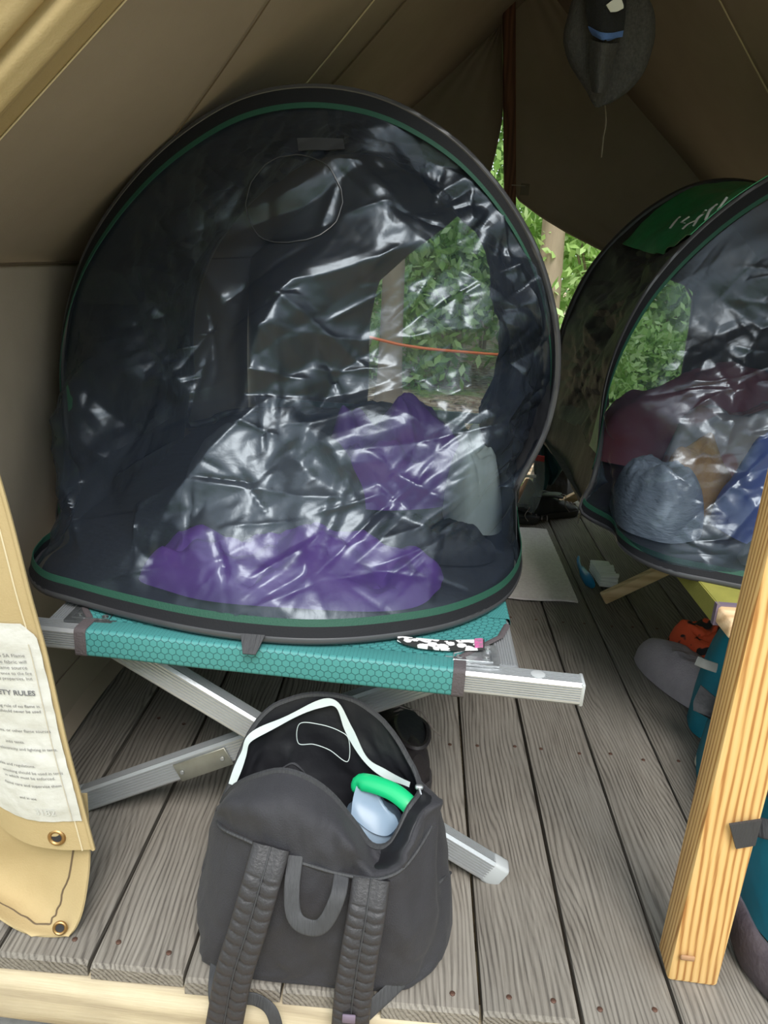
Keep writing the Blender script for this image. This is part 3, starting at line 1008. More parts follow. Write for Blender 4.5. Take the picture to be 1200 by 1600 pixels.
# fabric: flat top and the sleeve round the front rail
SL, SR = RA + RD * .124, RA + RD * .695
zz = np.linspace(0, 1, 40)
top = []
for t in np.linspace(0, 1, 50):
    y_off = t * (CY1 - 1.06)
    a = np.array([SXL - .012, SL[1] + .02 + y_off, 0]); b = np.array([SXR + .012, SR[1] + .02 + y_off, 0])
    if t < .05:
        k = t / .05
        a[0] = SL[0] + (a[0] - SL[0]) * k; b[0] = SR[0] + (b[0] - SR[0]) * k
        a[1] = SL[1] + .018 + .09 * k - .0; b[1] = SR[1] + .018 + .09 * k
    row = a + (b - a) * zz[:, None]
    row[:, 2] = ZT + .004 - .004 * np.sin(np.pi * zz) * math.sin(math.pi * min(1, t * 4 + .05))
    top.append(row)
MB().slab(np.array(top), .002).build('bed_fabric', M['teal_hex'], cot)
for e_ in (0, -1):
    bp_ = np.array([r_[e_] for r_ in top[:4]] ) + [0, 0, .001]
    MB().tube(bp_, .005, 6, sq=(1, .5), up=(0, 0, 1)).build('binding', M['edge_bind'], cot)
prof_s = []
w2, h2, rr = .0205, .0225, .006
for cx, cy, a0 in ((w2 - rr, h2 - rr, 90), (w2 - rr, -h2 + rr, 0), (-w2 + rr, -h2 + rr, -90), (-w2 + rr, h2 - rr, -180)):
    for k in range(4):
        t = math.radians(a0 - k * 30)
        prof_s.append((cx + rr * math.cos(t), cy + rr * math.sin(t)))
prof_s = np.array(prof_s)
sl_pts = np.linspace(SL, SR, 60)
sl_pts[:, 2] += .0015 * (vnoise(np.linspace(0, 9, 60), np.zeros(60), 2) - .5)
slv = MB().tube(sl_pts, 1.0, prof=prof_s[::-1], up=(0, 0, 1), caps=False).build('rail_sleeve', M['teal_hex'], cot, smooth=50)
for e, d in ((SL, 1), (SR, -1)):
    MB().tube([e - RD * d * .008, e + RD * d * .010], 1.0, prof=prof_s[::-1] * 1.05, up=(0, 0, 1)).build('binding', M['edge_bind'], slv)
for sx in (SXL, SXR):
    MB().tube([(sx, 1.15, ZT - .016), (sx, CY1 - .06, ZT - .016)], 1.0, prof=prof_s[::-1] * .98, up=(0, 0, 1), caps=False).build('side_sleeve', M['teal_hex'], cot, smooth=50)
# crossed legs, three pairs
for pi_, yy in enumerate((0, .93, 1.80)):
    dy = np.array([0, yy, 0])
    fr, fl = np.array([.193, 1.05, .014]), np.array([-.560, 1.135, .016])
    tl, tr = np.array([-.46, 1.075, ZT - .045]), np.array([.135, 1.095, ZT - .045])
    l1 = bar(tl + dy, fr + dy, .030, .044, up=(0, -.0, 1), ribs=6).build('leg', M['alu'], cot, smooth=30)
    dd = (fr - tl) / np.linalg.norm(fr - tl)
    l2 = bar(fl + dy, tr + dy, .030, .044, ribs=6).build('leg', M['alu'], cot, smooth=30)
    d2 = (tr - fl) / np.linalg.norm(tr - fl)
    for l_, e, d_, s in ((l1, fr, dd, 1), (l2, fl, d2, -1)):
        MB().box(e + dy + d_ * s * -.002, (.034, .031, .0455), frame_to(d_), bev=.006, seg=2).build('foot_cap', M['cap'], l_)
    if pi_ == 0:
        R2 = frame_to(d2)
        cpl = fl + d2 * .27 + R2 @ np.array([0, -.0172, -.004])
        plt = MB().box(cpl, (.105, .004, .036), R2, bev=.001).build('splice_plate', M['alu_dull'], l2)
        for q in (-.042, .04):
            e = cpl + R2 @ np.array([q, -.003, 0])
            P = np.array([[e + R2 @ np.array([r * math.cos(t), -h, r * math.sin(t)]) for t in an] for r, h in ((.004, 0), (.0035, .0018), (.0001, .0022))])
            MB().grid(P, wrap=True).build('rivet', M['steel'], plt)

# ------------------------------------------------------------------ pop-up net tents
YA, ZC = 1.45, ZT + .014
arch_px = [(101, 752, -.02), (106, 700, -.01), (98, 590, 0), (105, 500, 0), (130, 410, 0), (170, 335, 0), (230, 260, 0), (300, 200, 0), (380, 155, 0), (470, 137, 0), (560, 145, 0),
           (640, 175, 0), (720, 230, 0), (790, 310, 0), (840, 400, 0), (867, 500, 0), (871, 580, 0), (862, 640, 0), (845, 690, -.01), (806, 762, -.02)]
ARCH = np.array([atY(x, y, YA + d) for x, y, d in arch_px])
low_px = [(92, 805, .012), (95, 842, .004), (66, 868, 0), (50, 895, 0), (68, 921, 0), (120, 938, 0), (200, 960, 0), (300, 982, 0), (400, 996, 0), (500, 1001, 0), (600, 994, 0), (700, 976, 0), (770, 946, 0),
          (801, 915, 0), (811, 880, 0), (805, 842, .004), (801, 805, .012)]
LOW = np.array([ARCH[0]] + [atZ(x, y, ZC + z) for x, y, z in low_px] + [ARCH[-1]])
C0 = np.array([-.21, YA, ZC])
NS, NT = 400, 380


def pop_up_tent(dx, dy, name, label, seed, right):
    D = np.array([dx, dy, 0.0])
    A = even(catmull(ARCH + D, 400), NS)
    B = even(catmull(LOW + D, 400), NS)
    t0 = thing(name, label, 'net tent', C0 + D + np.array([0, .4, 0]), 'pop-up net tents on the cots')
    B[:, 2] = np.maximum(B[:, 2], ZC - .001)

    def S(s_idx, t):
        return B[s_idx] + (A[s_idx] - B[s_idx]) * t

    sv = np.linspace(0, 1, NS)
    tv = np.linspace(0, 1, NT)
    P = B[:, None] + (A - B)[:, None] * tv[None, :, None]
    ln = np.linalg.norm(A - B, axis=1)
    hump = np.sin(np.pi * sv)[:, None] * np.sin(np.pi * tv)[None]
    P[:, :, 0] += .035 * np.sin(np.pi * tv)[None] * (np.exp(-sv / .1) - np.exp(-(1 - sv) / .1))[:, None]
    P[:, :, 1] += .03 * hump
    N = gnormals(P)
    if N[NS // 2, NT // 2, 1] > 0:
        N = -N
    X, Z = P[:, :, 0] - D[0], P[:, :, 2]
    # crumpled most in the middle and below, taut towards the upper left
    taut = np.clip(((X + .42) * .9 + (1.08 - Z) * 1.25) / .30, 0, 1)
    amp = (.10 + .90 * taut) * np.clip(hump * 3.0, 0, 1)
    ca, sa = math.cos(.62), math.sin(.62)
    xr, zr = X * ca + Z * sa, -X * sa + Z * ca
    wx = xr + .05 * (vnoise(X * 7, Z * 7, seed) - .5); wz = zr + .05 * (vnoise(X * 7 + 9, Z * 7, seed + 1) - .5)
    tn = lambda fx, fz, k: trinoise(wx * fx + seed * 3.1 + k, wz * fz + k * 2.3, seed + k) - .5
    busy = np.clip(vnoise(X * 6 + 3, Z * 6 + seed, seed + 5) * 2.4 - .5, 0.15, 1)
    h = .085 * tn(3.6, 6.2, 0) + .046 * tn(7.5, 11, 1) + busy * (.019 * tn(15, 21, 2) + .007 * tn(31, 40, 3)) + .0010 * tn(70, 80, 4)
    # long sharp folds
    r2 = np.random.default_rng(seed + 40)
    for k in range(26):
        cx, cz = r2.uniform(-.5, .15), r2.uniform(.5, 1.12)
        th = r2.normal(.55, .75)
        L, wd, am = r2.uniform(.06, .2), r2.uniform(.006, .02), r2.uniform(-.011, .013)
        a_ = (X - cx) * math.cos(th) + (Z - cz) * math.sin(th)
        b_ = -(X - cx) * math.sin(th) + (Z - cz) * math.cos(th)
        h += am * np.exp(-np.abs(b_) / wd) * np.exp(-(a_ / L) ** 4)
    # thin creases
    for k in range(150):
        cx, cz = r2.uniform(-.62, .24), r2.uniform(.47, 1.2)
        th = r2.choice([.5, .5, -.9, 1.4, .1]) + r2.normal(0, .3)
        L, wd, am = r2.uniform(.02, .085), r2.uniform(.0036, .006), r2.choice([-1, 1]) * r2.uniform(.003, .0065)
        m0 = (np.abs(X - cx) < L * 1.6) & (np.abs(Z - cz) < L * 1.6)
        a_ = (X[m0] - cx) * math.cos(th) + (Z[m0] - cz) * math.sin(th)
        b_ = -(X[m0] - cx) * math.sin(th) + (Z[m0] - cz) * math.cos(th)
        h[m0] += am * np.exp(-np.abs(b_) / wd) * np.exp(-(a_ / L) ** 4)
    P = P + N * (h * amp)[:, :, None]
    P[:, :, 2] = np.maximum(P[:, :, 2], ZC + .003)
    MB().grid(P).build('front_net', M['net'], t0, smooth=70)
    # sleeve band and green binding round the hoop
    w = np.minimum(.45, .030 / ln); w2_ = np.minimum(.49, .040 / ln)
    lift = N * .004

    def strip(f0, f1, side, mat, nm, par):
        rows = []
        for q in np.linspace(0, 1, 4):
            f = f0 + (f1 - f0) * q
            tt = 1 - f if side else f
            Q = B + (A - B) * tt[:, None]
            Q[:, 1] += .03 * np.sin(np.pi * sv) * np.sin(np.pi * tt)
            idx = np.clip((tt * (NT - 1)).astype(int), 2, NT - 3)
            Q += N[np.arange(NS), idx] * .004
            Q[:, 2] = np.maximum(Q[:, 2], ZC + .004)
            rows.append(Q)
        return MB().slab(np.array(rows), .0016).build(nm, M[mat], par)
    bnd = strip(w * 0, w, True, 'band', 'hoop_sleeve', t0)
    bnd2 = strip(w * 0, w * .62, False, 'band', 'hoop_sleeve', t0)
    strip(w, w2_, True, 'green_trim', 'green_binding', bnd)
    strip(w * .62, w2_ * .74, False, 'green_trim', 'green_binding', bnd2)
    loop = np.vstack([A, B[::-1][1:-1]])
    MB().tube(loop[::4], .0065, 8, closed=True).build('hoop', M['hoop'], t0)
    # rear hoop and net
    RY = .82
    A2 = A.copy(); A2[:, 1] = A[:, 1] + RY
    A2[:, 0] = C0[0] + dx + (A[:, 0] - C0[0] - dx) * (.93 if right else .985)
    B2 = B.copy(); B2[:, 1] = 2 * (YA + dy) + RY - B[:, 1]
    n2, m2 = 70, 60
    ii = np.linspace(0, NS - 1, n2).astype(int)
    t2 = np.linspace(0, 1, m2)
    P2 = B2[ii][:, None] + (A2 - B2)[ii][:, None] * t2[None, :, None]
    h2_ = np.sin(np.pi * np.linspace(0, 1, n2))[:, None] * np.sin(np.pi * t2)[None]
    P2[:, :, 1] += -.05 * h2_ + .03 * crumple(P2[:, :, 0] * 6, P2[:, :, 2] * 6, seed + 1) * np.clip(h2_ * 3, 0, 1)
    P2[:, :, 2] = np.maximum(P2[:, :, 2], ZC + .003)
    MB().grid(P2).build('rear_net', M['net_far'], t0, smooth=9)
    loop2 = np.vstack([A2, B2[::-1][1:-1]])
    MB().tube(loop2[::6], .012, 8, closed=True).build('hoop', M['hoop'], t0)
    # black side and top panel between the arches
    n3 = 90
    v3 = np.linspace(0, 1, n3)
    P3 = A[:, None] + (A2 - A)[:, None] * v3[None, :, None]
    ctr = C0 + D + np.array([0, RY / 2, .35])
    rad = P3 - ctr; rad[:, :, 1] = 0
    rad /= np.maximum(np.linalg.norm(rad, axis=2, keepdims=True), 1e-6)
    wr = .045 * crumple(sv[:, None] * 14 + 0 * v3[None], v3[None] * 3.5 + sv[:, None] * 4, seed + 2) + .008 * crumple(sv[:, None] * 34 + v3[None] * 9, v3[None] * 9, seed + 1)
    P3 += rad * ((-.045 * np.sin(np.pi * v3)[None] + wr * np.sin(np.pi * v3)[None] ** .6)[:, :, None])
    P3[:, :, 2] = np.maximum(P3[:, :, 2], ZC + .004)
    MB().slab(P3, .0015).build('side_panel', M['panel'], t0, smooth=9)
    for e_ in (0, NS - 1):
        edge = P3[e_, ::4]
        sk = np.array([[p + np.array([0, 0, (ZC - .022 - p[2]) * v]) for v in np.linspace(0, 1, 6)] for p in edge])
        sk[:, :, 0] += (-.02 if e_ == 0 else .02) * np.linspace(0, 1, 6)[None]
        sk[:, :, 0] += .006 * np.sin(np.linspace(0, 9, len(edge)))[:, None] * np.linspace(0, 1, 6)[None]
        MB().slab(sk, .0015).build('side_skirt', M['panel'], t0)
    # green strip along the top, with a white mark printed on it
    a0, a1 = (int(.295 * NS), int(.62 * NS))
    G = P3[a0:a1:6] + rad[a0:a1:6] * (.008 if right else .001) - np.array([0, 0, 0 if right else .004])
    # leaf-shaped: narrow towards the rear
    GG = []
    for k in range(len(G)):
        q = k / (len(G) - 1)
        stop = int((.88 + .1 * math.sin(math.pi * q)) * (n3 - 1))
        GG.append(even(G[k][:max(stop, 3)], 30))
    GG = np.array(GG)
    if right:
        tp = MB().slab(GG, .0015).build('top_panel', M['green'], t0)
    NG = gnormals(GG)
    if NG[5, 10, 2] < 0:
        NG = -NG
    for k in range(9 if right else 0):
        j = 3 + k * 2
        P_ = [GG[3 + (k % 2), j] + NG[3, j] * .003, GG[4, j + 1] + NG[4, j] * .003, GG[5, j + (k % 3)] + NG[5, j] * .003]
        MB().tube(catmull(np.array(P_), 8), .0032, 6, sq=(1, .4)).build('printed_mark', M['white'], tp)
    # green corner patch near the pinch of the hoop
    for s_i in ((12, 44), (NS - 45, NS - 13)):
        rows = []
        for i in range(s_i[0], s_i[1] + 1, 4):
            q = (i - s_i[0]) / (s_i[1] - s_i[0])
            q = q if s_i[0] < 100 else 1 - q
            rows.append([A[i] + (A[i] + np.array([0, .10 * (1 - q), .0]) - A[i]) * f + np.array([0, .004, 0]) for f in np.linspace(0, 1, 6)])
        MB().slab(np.array(rows), .0015).build('corner_patch', M['green'], t0)
    # ground sheet
    F_ = np.vstack([B, B2[::-1]])
    Fc = F_.mean(0)
    fl_ = np.stack([np.c_[Fc[0] + (F_[:, 0] - Fc[0]) * k, Fc[1] + (F_[:, 1] - Fc[1]) * k, np.full(len(F_), ZC - .003 + .001 * (k < .5))] for k in (.98, .66, .33, .01)])
    MB().grid(fl_, wrap=True).build('ground_sheet', M['panel'], t0)
    # stitched ring and flat pocket on the net, tab at the front
    ci, cj = int(.475 * NS), int(.775 * NT)
    rg = []
    for a_ in np.linspace(0, 2 * math.pi, 40, endpoint=False):
        i = ci + int(round(.043 * NS * math.cos(a_))); j = cj + int(round(.085 * NT * math.sin(a_)))
        rg.append(P[i, j] + N[i, j] * .002)
    MB().tube(np.array(rg), .0009, 5, closed=True).build('stitched_ring', M['hoop'], t0)
    i0 = int(.485 * NS); j0 = int(.865 * NT)
    pk = P[i0:i0 + 18:2, j0:j0 + 12:2] + N[i0:i0 + 18:2, j0:j0 + 12:2] * .004
    MB().slab(pk, .001).build('pocket', M['panel'], t0)
    bi = NS // 4 + int(np.argmin(np.abs(B[NS // 4:3 * NS // 4, 0] - (C0[0] + dx - .004))))
    b0 = B[bi]
    MB().slab(np.array([[b0 + np.array([x, -.010 - y * .75, .010 - y * .55]) for x in (-.018 + y * .25, 0, .018 - y * .25)] for y in np.linspace(0, .034, 8)]), .002).build('webbing_tab', M['web'], t0)
    return t0, P, A


TL, PL_, AL = pop_up_tent(0, 0, 'pop_up_net_tent', 'large round black net tent on the teal cot, purple bedding inside', 1, False)
TR, PR_, AR = pop_up_tent(1.10, .275, 'pop_up_net_tent', 'second black net tent with bright green top strip on the wooden cot at right', 4, True)


# ------------------------------------------------------------------ bedding in the tents
def mound(c, rx, ry, h, rot=0.0, seed=0, wr=.02, fr=14, p=2.6, nz=1.0):
    """a soft heap with a flat underside"""
    nr, na = 40, 90
    a = np.linspace(0, 2 * math.pi, na, endpoint=False)
    R, Aa = np.meshgrid(np.linspace(0, 1, nr), a, indexing='ij')
    e = (np.abs(np.cos(Aa)) ** p + np.abs(np.sin(Aa)) ** p) ** (-1 / p)
    e = e * (1 + .12 * nz * (vnoise(np.cos(Aa) * 1.7 + 5 + seed, np.sin(Aa) * 1.7 + 5, seed) - .5))
    x, y = rx * e * R * np.cos(Aa), ry * e * R * np.sin(Aa)
    z = h * np.clip(1 - R ** 3.0, 0, 1) ** .55 * (1 + .45 * nz * (vnoise(x / rx * 1.6 + 9, y / ry * 1.6 + seed, seed + 2) - .5))
    z = z + wr * crumple(x * fr + seed, y * fr, seed) * np.clip((1 - R) * 6, 0, 1)
    z = np.maximum(z, .001)
    Rm = rotz(rot)
    P = np.stack([x, y, z], 2) @ Rm.T + np.asarray(c)
    m = MB().grid(P[::-1], wrap=True)
    bt = P[-1].copy(); 
    m.add(bt, [tuple(range(na))[::-1]])
    return m


zb = ZC + .002
tag(mound((-.185, 1.235, zb), .265, .12, .07, .03, 1, .06, 11, 3.0, 2.4).build('purple_sleeping_bag', M['purple']), 'crumpled purple sleeping bag along the near end inside the large net tent', 'sleeping bag')
tag(mound((-.02, 1.80, zb), .20, .15, .18, .5, 3, .07, 10, 2.4, 1.8).build('purple_stuff_sack', M['purple']), 'purple stuffed sack behind the wrinkled net of the large tent', 'sack')
tag(mound((.145, 1.62, zb), .065, .11, .20, .1, 5, .04, 16).build('pale_towel', M['pale_cloth']), 'pale green white towel heaped at the right inside the large net tent', 'towel')
tag(mound((-.30, 1.62, zb), .20, .20, .15, .2, 6, .04, 10).build('grey_blanket', M['grey_blanket']), 'grey blanket heaped at the left inside the large net tent', 'blanket')
tag(mound((.05, 1.42, zb), .13, .08, .06, -.2, 2, .02, 20).build('black_jacket', M['black_cloth']), 'black jacket lying at the right front inside the large net tent', 'jacket')
tag(mound((-.2, 2.25, zb), .26, .20, .10, .1, 7, .03, 10).build('dark_blanket', M['grey_blanket']), 'dark grey blanket folded at the far end of the large net tent', 'blanket')

tag(mound((.575, 1.72, zb), .10, .17, .14, -.15, 2, .03, 16).build('silver_grey_quilt', M['silver']), 'crinkled silver grey quilt at the left corner inside the right net tent', 'quilt')
tag(mound((.87, 2.30, zb), .33, .15, .26, 0, 1, .04, 9).build('red_blanket', M['red_blanket']), 'red and pink blanket heaped at the back of the right net tent', 'blanket')
tag(mound((.86, 2.00, zb), .20, .12, .22, .2, 4, .03, 12).build('patterned_pillow', M['pink']), 'pink and white pillow in front of the red blanket in the right tent', 'pillow')
tag(mound((.70, 1.83, zb), .085, .075, .17, -.6, 5, .02, 18).build('orange_towel', M['orange_knit']), 'orange waffle towel beside the blue sleeping bag in the right tent', 'towel')
tag(mound((.83, 1.67, zb), .125, .12, .21, .2, 6, .03, 12).build('blue_sleeping_bag', M['blue']), 'rumpled blue sleeping bag in the right net tent beside the post', 'sleeping bag')
tag(mound((.80, 1.46, zb), .13, .05, .05, -.1, 3, .02, 16).build('dark_pad', M['grey_blanket']), 'low grey pad at the near rim inside the right net tent', 'pad')

# ------------------------------------------------------------------ wooden cot on the right
cot2 = thing('wooden_cot', 'low wooden cot with olive green fabric under the right net tent', 'cot', (.93, 2.15, 0))
RX0, RX1 = .58, 1.23
zr2 = ZC - .024
for x in (RX0, RX1):
    MB().box((x, 2.155, zr2), (.036, 1.90, .034), bev=.004).build('side_rail', M['cot_wood'], cot2)
    rl = []
    w2, h2 = .0205, .0195
    prof2 = np.array([(w2, h2), (w2, -h2), (-w2, -h2), (-w2, h2)])[::-1]
    sl2 = MB().tube([(x, 1.262, zr2), (x, 3.06, zr2)], 1.0, prof=prof2, up=(0, 0, 1)).build('rail_sleeve', M['olive'], cot2, smooth=20)
    for y in (1.262, 3.05):
        MB().tube([(x, y, zr2), (x, y + .012, zr2)], 1.05, prof=prof2, up=(0, 0, 1)).build('binding', M['purple_bind'], sl2, smooth=20)
tp = np.array([[(RX0 - .018 + (RX1 - RX0 + .036) * u, y, zr2 + .0195 - .004 * math.sin(math.pi * u)) for u in np.linspace(0, 1, 14)] for y in np.linspace(1.262, 3.06, 16)])
MB().slab(tp, .002).build('bed_fabric', M['olive'], cot2)
for k, y in enumerate((1.27, 2.205, 3.12)):
    for (x0, x1, dy) in ((.625, 1.20, .0), (1.255, .645, .036)):
        a, b = np.array([x0, y + dy, .017]), np.array([x1, y + dy, zr2 - .03])
        d = (b - a) / np.linalg.norm(b - a)
        MB().box((a + b) / 2, (np.linalg.norm(b - a), .03, .034), frame_to(d), bev=.003).build('leg', M['cot_wood'], cot2)

# ------------------------------------------------------------------ open black backpack at the deck edge
pack = thing('black_backpack', 'open black backpack with padded straps standing at the deck edge', 'backpack', (-.08, .9, 0))
rim_pt = [(345, 1262, .945), (362, 1234, .925), (398, 1214, .912), (440, 1204, .905), (482, 1216, .90), (520, 1244, .895), (552, 1284, .888), (580, 1320, .878), (612, 1316, .880), (640, 1262, .91), (657, 1234, .95),
          (645, 1200, .985), (620, 1155, 1.005), (590, 1118, 1.015), (550, 1093, 1.02), (500, 1085, 1.022), (450, 1093, 1.02), (412, 1117, 1.012), (384, 1158, .995), (364, 1212, .968)]
mid_pt = [(334, 1270, .925), (346, 1290, .880), (390, 1312, .850), (435, 1334, .838), (480, 1348, .832), (520, 1360, .828), (560, 1368, .826), (595, 1370, .828), (632, 1352, .845), (668, 1300, .89), (684, 1262, .93)]
RIM = np.array([atY(*p) for p in rim_pt])
MIDF = np.array([atY(*p) for p in mid_pt])
# back half of the middle row: under the far rim
midb = np.array([(.085, .97, .19), (.06, .995, .20), (.03, 1.008, .20), (-.01, 1.013, .20), (-.08, 1.015, .20), (-.15, 1.013, .20), (-.19, 1.005, .19), (-.225, .985, .18), (-.245, .955, .18)])
MID = np.vstack([MIDF, midb])
base = np.array([(-.262, .905), (-.255, .845), (-.225, .822), (-.18, .816), (-.13, .814), (-.08, .813), (-.03, .813), (.02, .815), (.065, .826), (.098, .87), (.105, .92),
                 (.10, .965), (.08, .99), (.03, 1.0), (-.02, 1.002), (-.08, 1.003), (-.14, 1.002), (-.19, .995), (-.235, .98), (-.26, .95)])
BASE = np.c_[base, np.full(20, .004)]
LOWR = np.c_[base * 1.0, np.full(20, .075)]
LOWR[:, :2] = (BASE[:, :2] * .75 + MID[:, :2] * .25) + (BASE[:, :2] - np.array([-.08, .92])) * .05
n_th = 160
rings = [catmull(BASE * [.93, 1, 1] + [-.006, 0, 0], n_th, True), catmull(BASE + [0, 0, .018], n_th, True), catmull(LOWR, n_th, True), catmull(MID * .5 + LOWR * .5 + [0, -.004, 0], n_th, True), catmull(MID, n_th, True)]
up_mid = MID * .5 + RIM * .5
up_mid[1:7] += np.array([0, -.022, .022])
up_mid[7] += np.array([0, .012, -.012])
up_mid[8:11] += np.array([.008, -.018, .016])
rings += [catmull(up_mid, n_th, True), catmull(RIM, n_th, True)]
rings = np.array(rings)
BODY = np.stack([catmull(rings[:, j], 70) for j in range(n_th)], 1)
a_ = np.linspace(0, 1, n_th, endpoint=False)
Aq, Tq = np.meshgrid(a_, np.linspace(0, 1, 70))
wrk = .010 * (vnoise(np.cos(Aq * 2 * math.pi) * 4 + 8, Tq * 5 + np.sin(Aq * 2 * math.pi) * 4, 2) - .5) + .012 * crumple(Aq * 22, Tq * 5, 3)
ctr = np.array([-.08, .93, .15])
rad = BODY - ctr; rad[:, :, 2] *= .3
rad /= np.maximum(np.linalg.norm(rad, axis=2, keepdims=True), 1e-6)
BODY = BODY + rad * (wrk * np.clip(np.sin(np.pi * np.clip(Tq, .03, .97)) * 2, 0, 1))[:, :, None]
BODY[:, :, 2] = np.maximum(BODY[:, :, 2], .003)
m = MB().grid(BODY, wrap=True)
m.add(BODY[0], [tuple(range(n_th))[::-1]])
body = m.build('bag_body', M['pack'], pack, smooth=60)
INN = BODY - rad * .004
li = MB().grid(INN[2:], wrap=True, flip=True)
li.add(INN[2], [tuple(range(n_th))])
li.build('lining', M['pack_in'], body, smooth=60)
sp_m = np.array([MID[0] * .5 + RIM[0] * .5] + [p + np.array([0, -.004, .001]) for p in MID[1:10]] + [MID[10]])
MB().tube(catmull(sp_m, 60), .0028, 6).build('seam_piping', M['web'], pack)
# zip along the rim, pale tape inside the far wall
RIMC = BODY[-1]
MB().tube(RIMC[::2], .0045, 6, closed=True, sq=(1, 1)).build('zip', M['web'], pack)
for px, py, Y in ((655, 1230, .945), (346, 1266, .94)):
    c = atY(px, py, Y)
    z_ = MB().box(c, (.012, .008, .007), bev=.002).build('zip_slider', M['steel'], pack)
    MB().tube([c + (0, -.003, 0), c + (.006, -.012, -.012)], .0016, 6).build('zip_pull', M['steel'], z_)
tape_px = [(362, 1226, .966), (380, 1180, .985), (392, 1152, .993), (440, 1127, 1.008), (496, 1101, 1.016), (526, 1101, 1.016), (545, 1140, 1.01), (570, 1185, 1.0), (600, 1208, .993), (640, 1226, .965)]
TP = catmull(np.array([atY(x, y, Y - .008) for x, y, Y in tape_px]), 80)
dT = np.gradient(TP, axis=0); dT /= np.linalg.norm(dT, axis=1, keepdims=True)
toC = np.cross(dT, np.array([0, -1, .4])); toC /= np.linalg.norm(toC, axis=1, keepdims=True)
tw = .005 + .0012 * np.sin(np.linspace(0, 30, 80))
MB().slab(np.stack([TP + toC * tw[:, None] * k for k in (-1, -.3, .3, 1)]), .0012).build('inner_tape', M['tape'], pack)
# stitched patch outline inside
sq_ = [atY(x, y, Y) for x, y, Y in ((468, 1131, 1.0), (500, 1132, 1.0), (530, 1142, .998), (545, 1156, .996), (543, 1190, .99), (515, 1172, .995), (490, 1163, .997), (466, 1161, .998))]
MB().tube(catmull(np.array(sq_), 60, True), .0007, 5, closed=True).build('lining_stitching', M['tape'], pack)
# folded flap of lining standing behind the front lip
lp = surf(np.array([[atY(425, 1232, .925), atY(455, 1225, .925), atY(492, 1250, .92)], [atY(432, 1208, .922), atY(462, 1196, .922), atY(492, 1236, .918)], [atY(444, 1198, .92), atY(458, 1193, .92), atY(474, 1204, .918)]]), 16, 16)
MB().slab(lp, .002).build('lining_fold', M['pack'], pack)


def strap(px_list, w, th, name, mat, ribs=0, rib_amp=.0, n=70, parent=None, up=(0, -1, .35)):
    """a flat strap through points; quilted when ribs > 0"""
    C = catmull(np.array([atY(*p) for p in px_list]), n)
    C = even(C, n)
    T = np.gradient(C, axis=0); T /= np.linalg.norm(T, axis=1, keepdims=True)
    U = np.broadcast_to(np.asarray(up, float), (n, 3)); U = U - T * np.sum(U * T, 1, keepdims=True); U /= np.linalg.norm(U, axis=1, keepdims=True)
    S_ = np.cross(T, U)
    k = 28
    an_ = np.linspace(0, 2 * math.pi, k, endpoint=False)
    V = []
    for i in range(n):
        cx = np.sign(np.cos(an_)) * np.abs(np.cos(an_)) ** .6 * w / 2
        cz = np.sign(np.sin(an_)) * np.abs(np.sin(an_)) ** .7 * th / 2
        if ribs:
            q = i / (n - 1) * ribs
            left = cx < 0
            ph = np.where(left, q + .8 * np.abs(cx) / w, q + .35 + .8 * np.abs(cx) / w)
            cz = cz * (1 + rib_amp * (np.abs(np.sin(math.pi * ph)) ** .5 - .75) * (i / n > .12))
            cz = cz * (1 - .55 * np.exp(-(cx / (w * .05)) ** 2))
        V.append(C[i] + np.outer(cx, S_[i]) + np.outer(cz, U[i]))
    mb = MB().grid(np.array(V), wrap=True)
    mb.add(V[0], [tuple(range(k))[::-1]]); mb.add(V[-1], [tuple(range(k))])
    return mb.build(name, M[mat], parent or pack, smooth=50), C, U, S_


sA, cA, uA, _ = strap([(424, 1322, .832), (408, 1380, .806), (388, 1450, .789), (366, 1520, .778), (352, 1592, .774), (346, 1625, .775)], .052, .017, 'shoulder_strap', 'pad', 19, .38, n=200)
MB().tube(cA + uA * .0052, .0014, 5).build('strap_stitching', M['web'], sA)
sB, cB, uB, _ = strap([(580, 1372, .824), (572, 1430, .799), (560, 1500, .783), (550, 1570, .775), (545, 1640, .775)], .052, .017, 'shoulder_strap', 'pad', 19, .38, n=200)
MB().tube(cB + uB * .0052, .0014, 5).build('strap_stitching', M['web'], sB)
mbx = MB().box(atY(545, 1592, .764), (.018, .004, .014), bev=.001)
mbx.build('strap_label', M['purple_bind'], sB)
# grab loop of webbing
lpx = [(462, 1337, .832), (456, 1385, .806), (458, 1425, .79), (470, 1444, .782), (495, 1450, .780), (512, 1436, .784), (528, 1400, .798), (534, 1366, .824)]
strap(lpx, .021, .0035, 'grab_loop', 'web', n=50, up=(.1, -1, .5))
# webbing tails
strap([(678, 1475, .895), (652, 1505, .848), (610, 1548, .812), (575, 1580, .79), (548, 1605, .782)], .022, .003, 'webbing_tail', 'web', n=30)
strap([(338, 1440, .852), (340, 1490, .835), (336, 1550, .79), (344, 1600, .775)], .020, .003, 'webbing_tail', 'web', n=30)
strap([(372, 1560, .785), (400, 1562, .79), (424, 1580, .78), (436, 1620, .772)], .018, .003, 'webbing_tail', 'web', n=30)
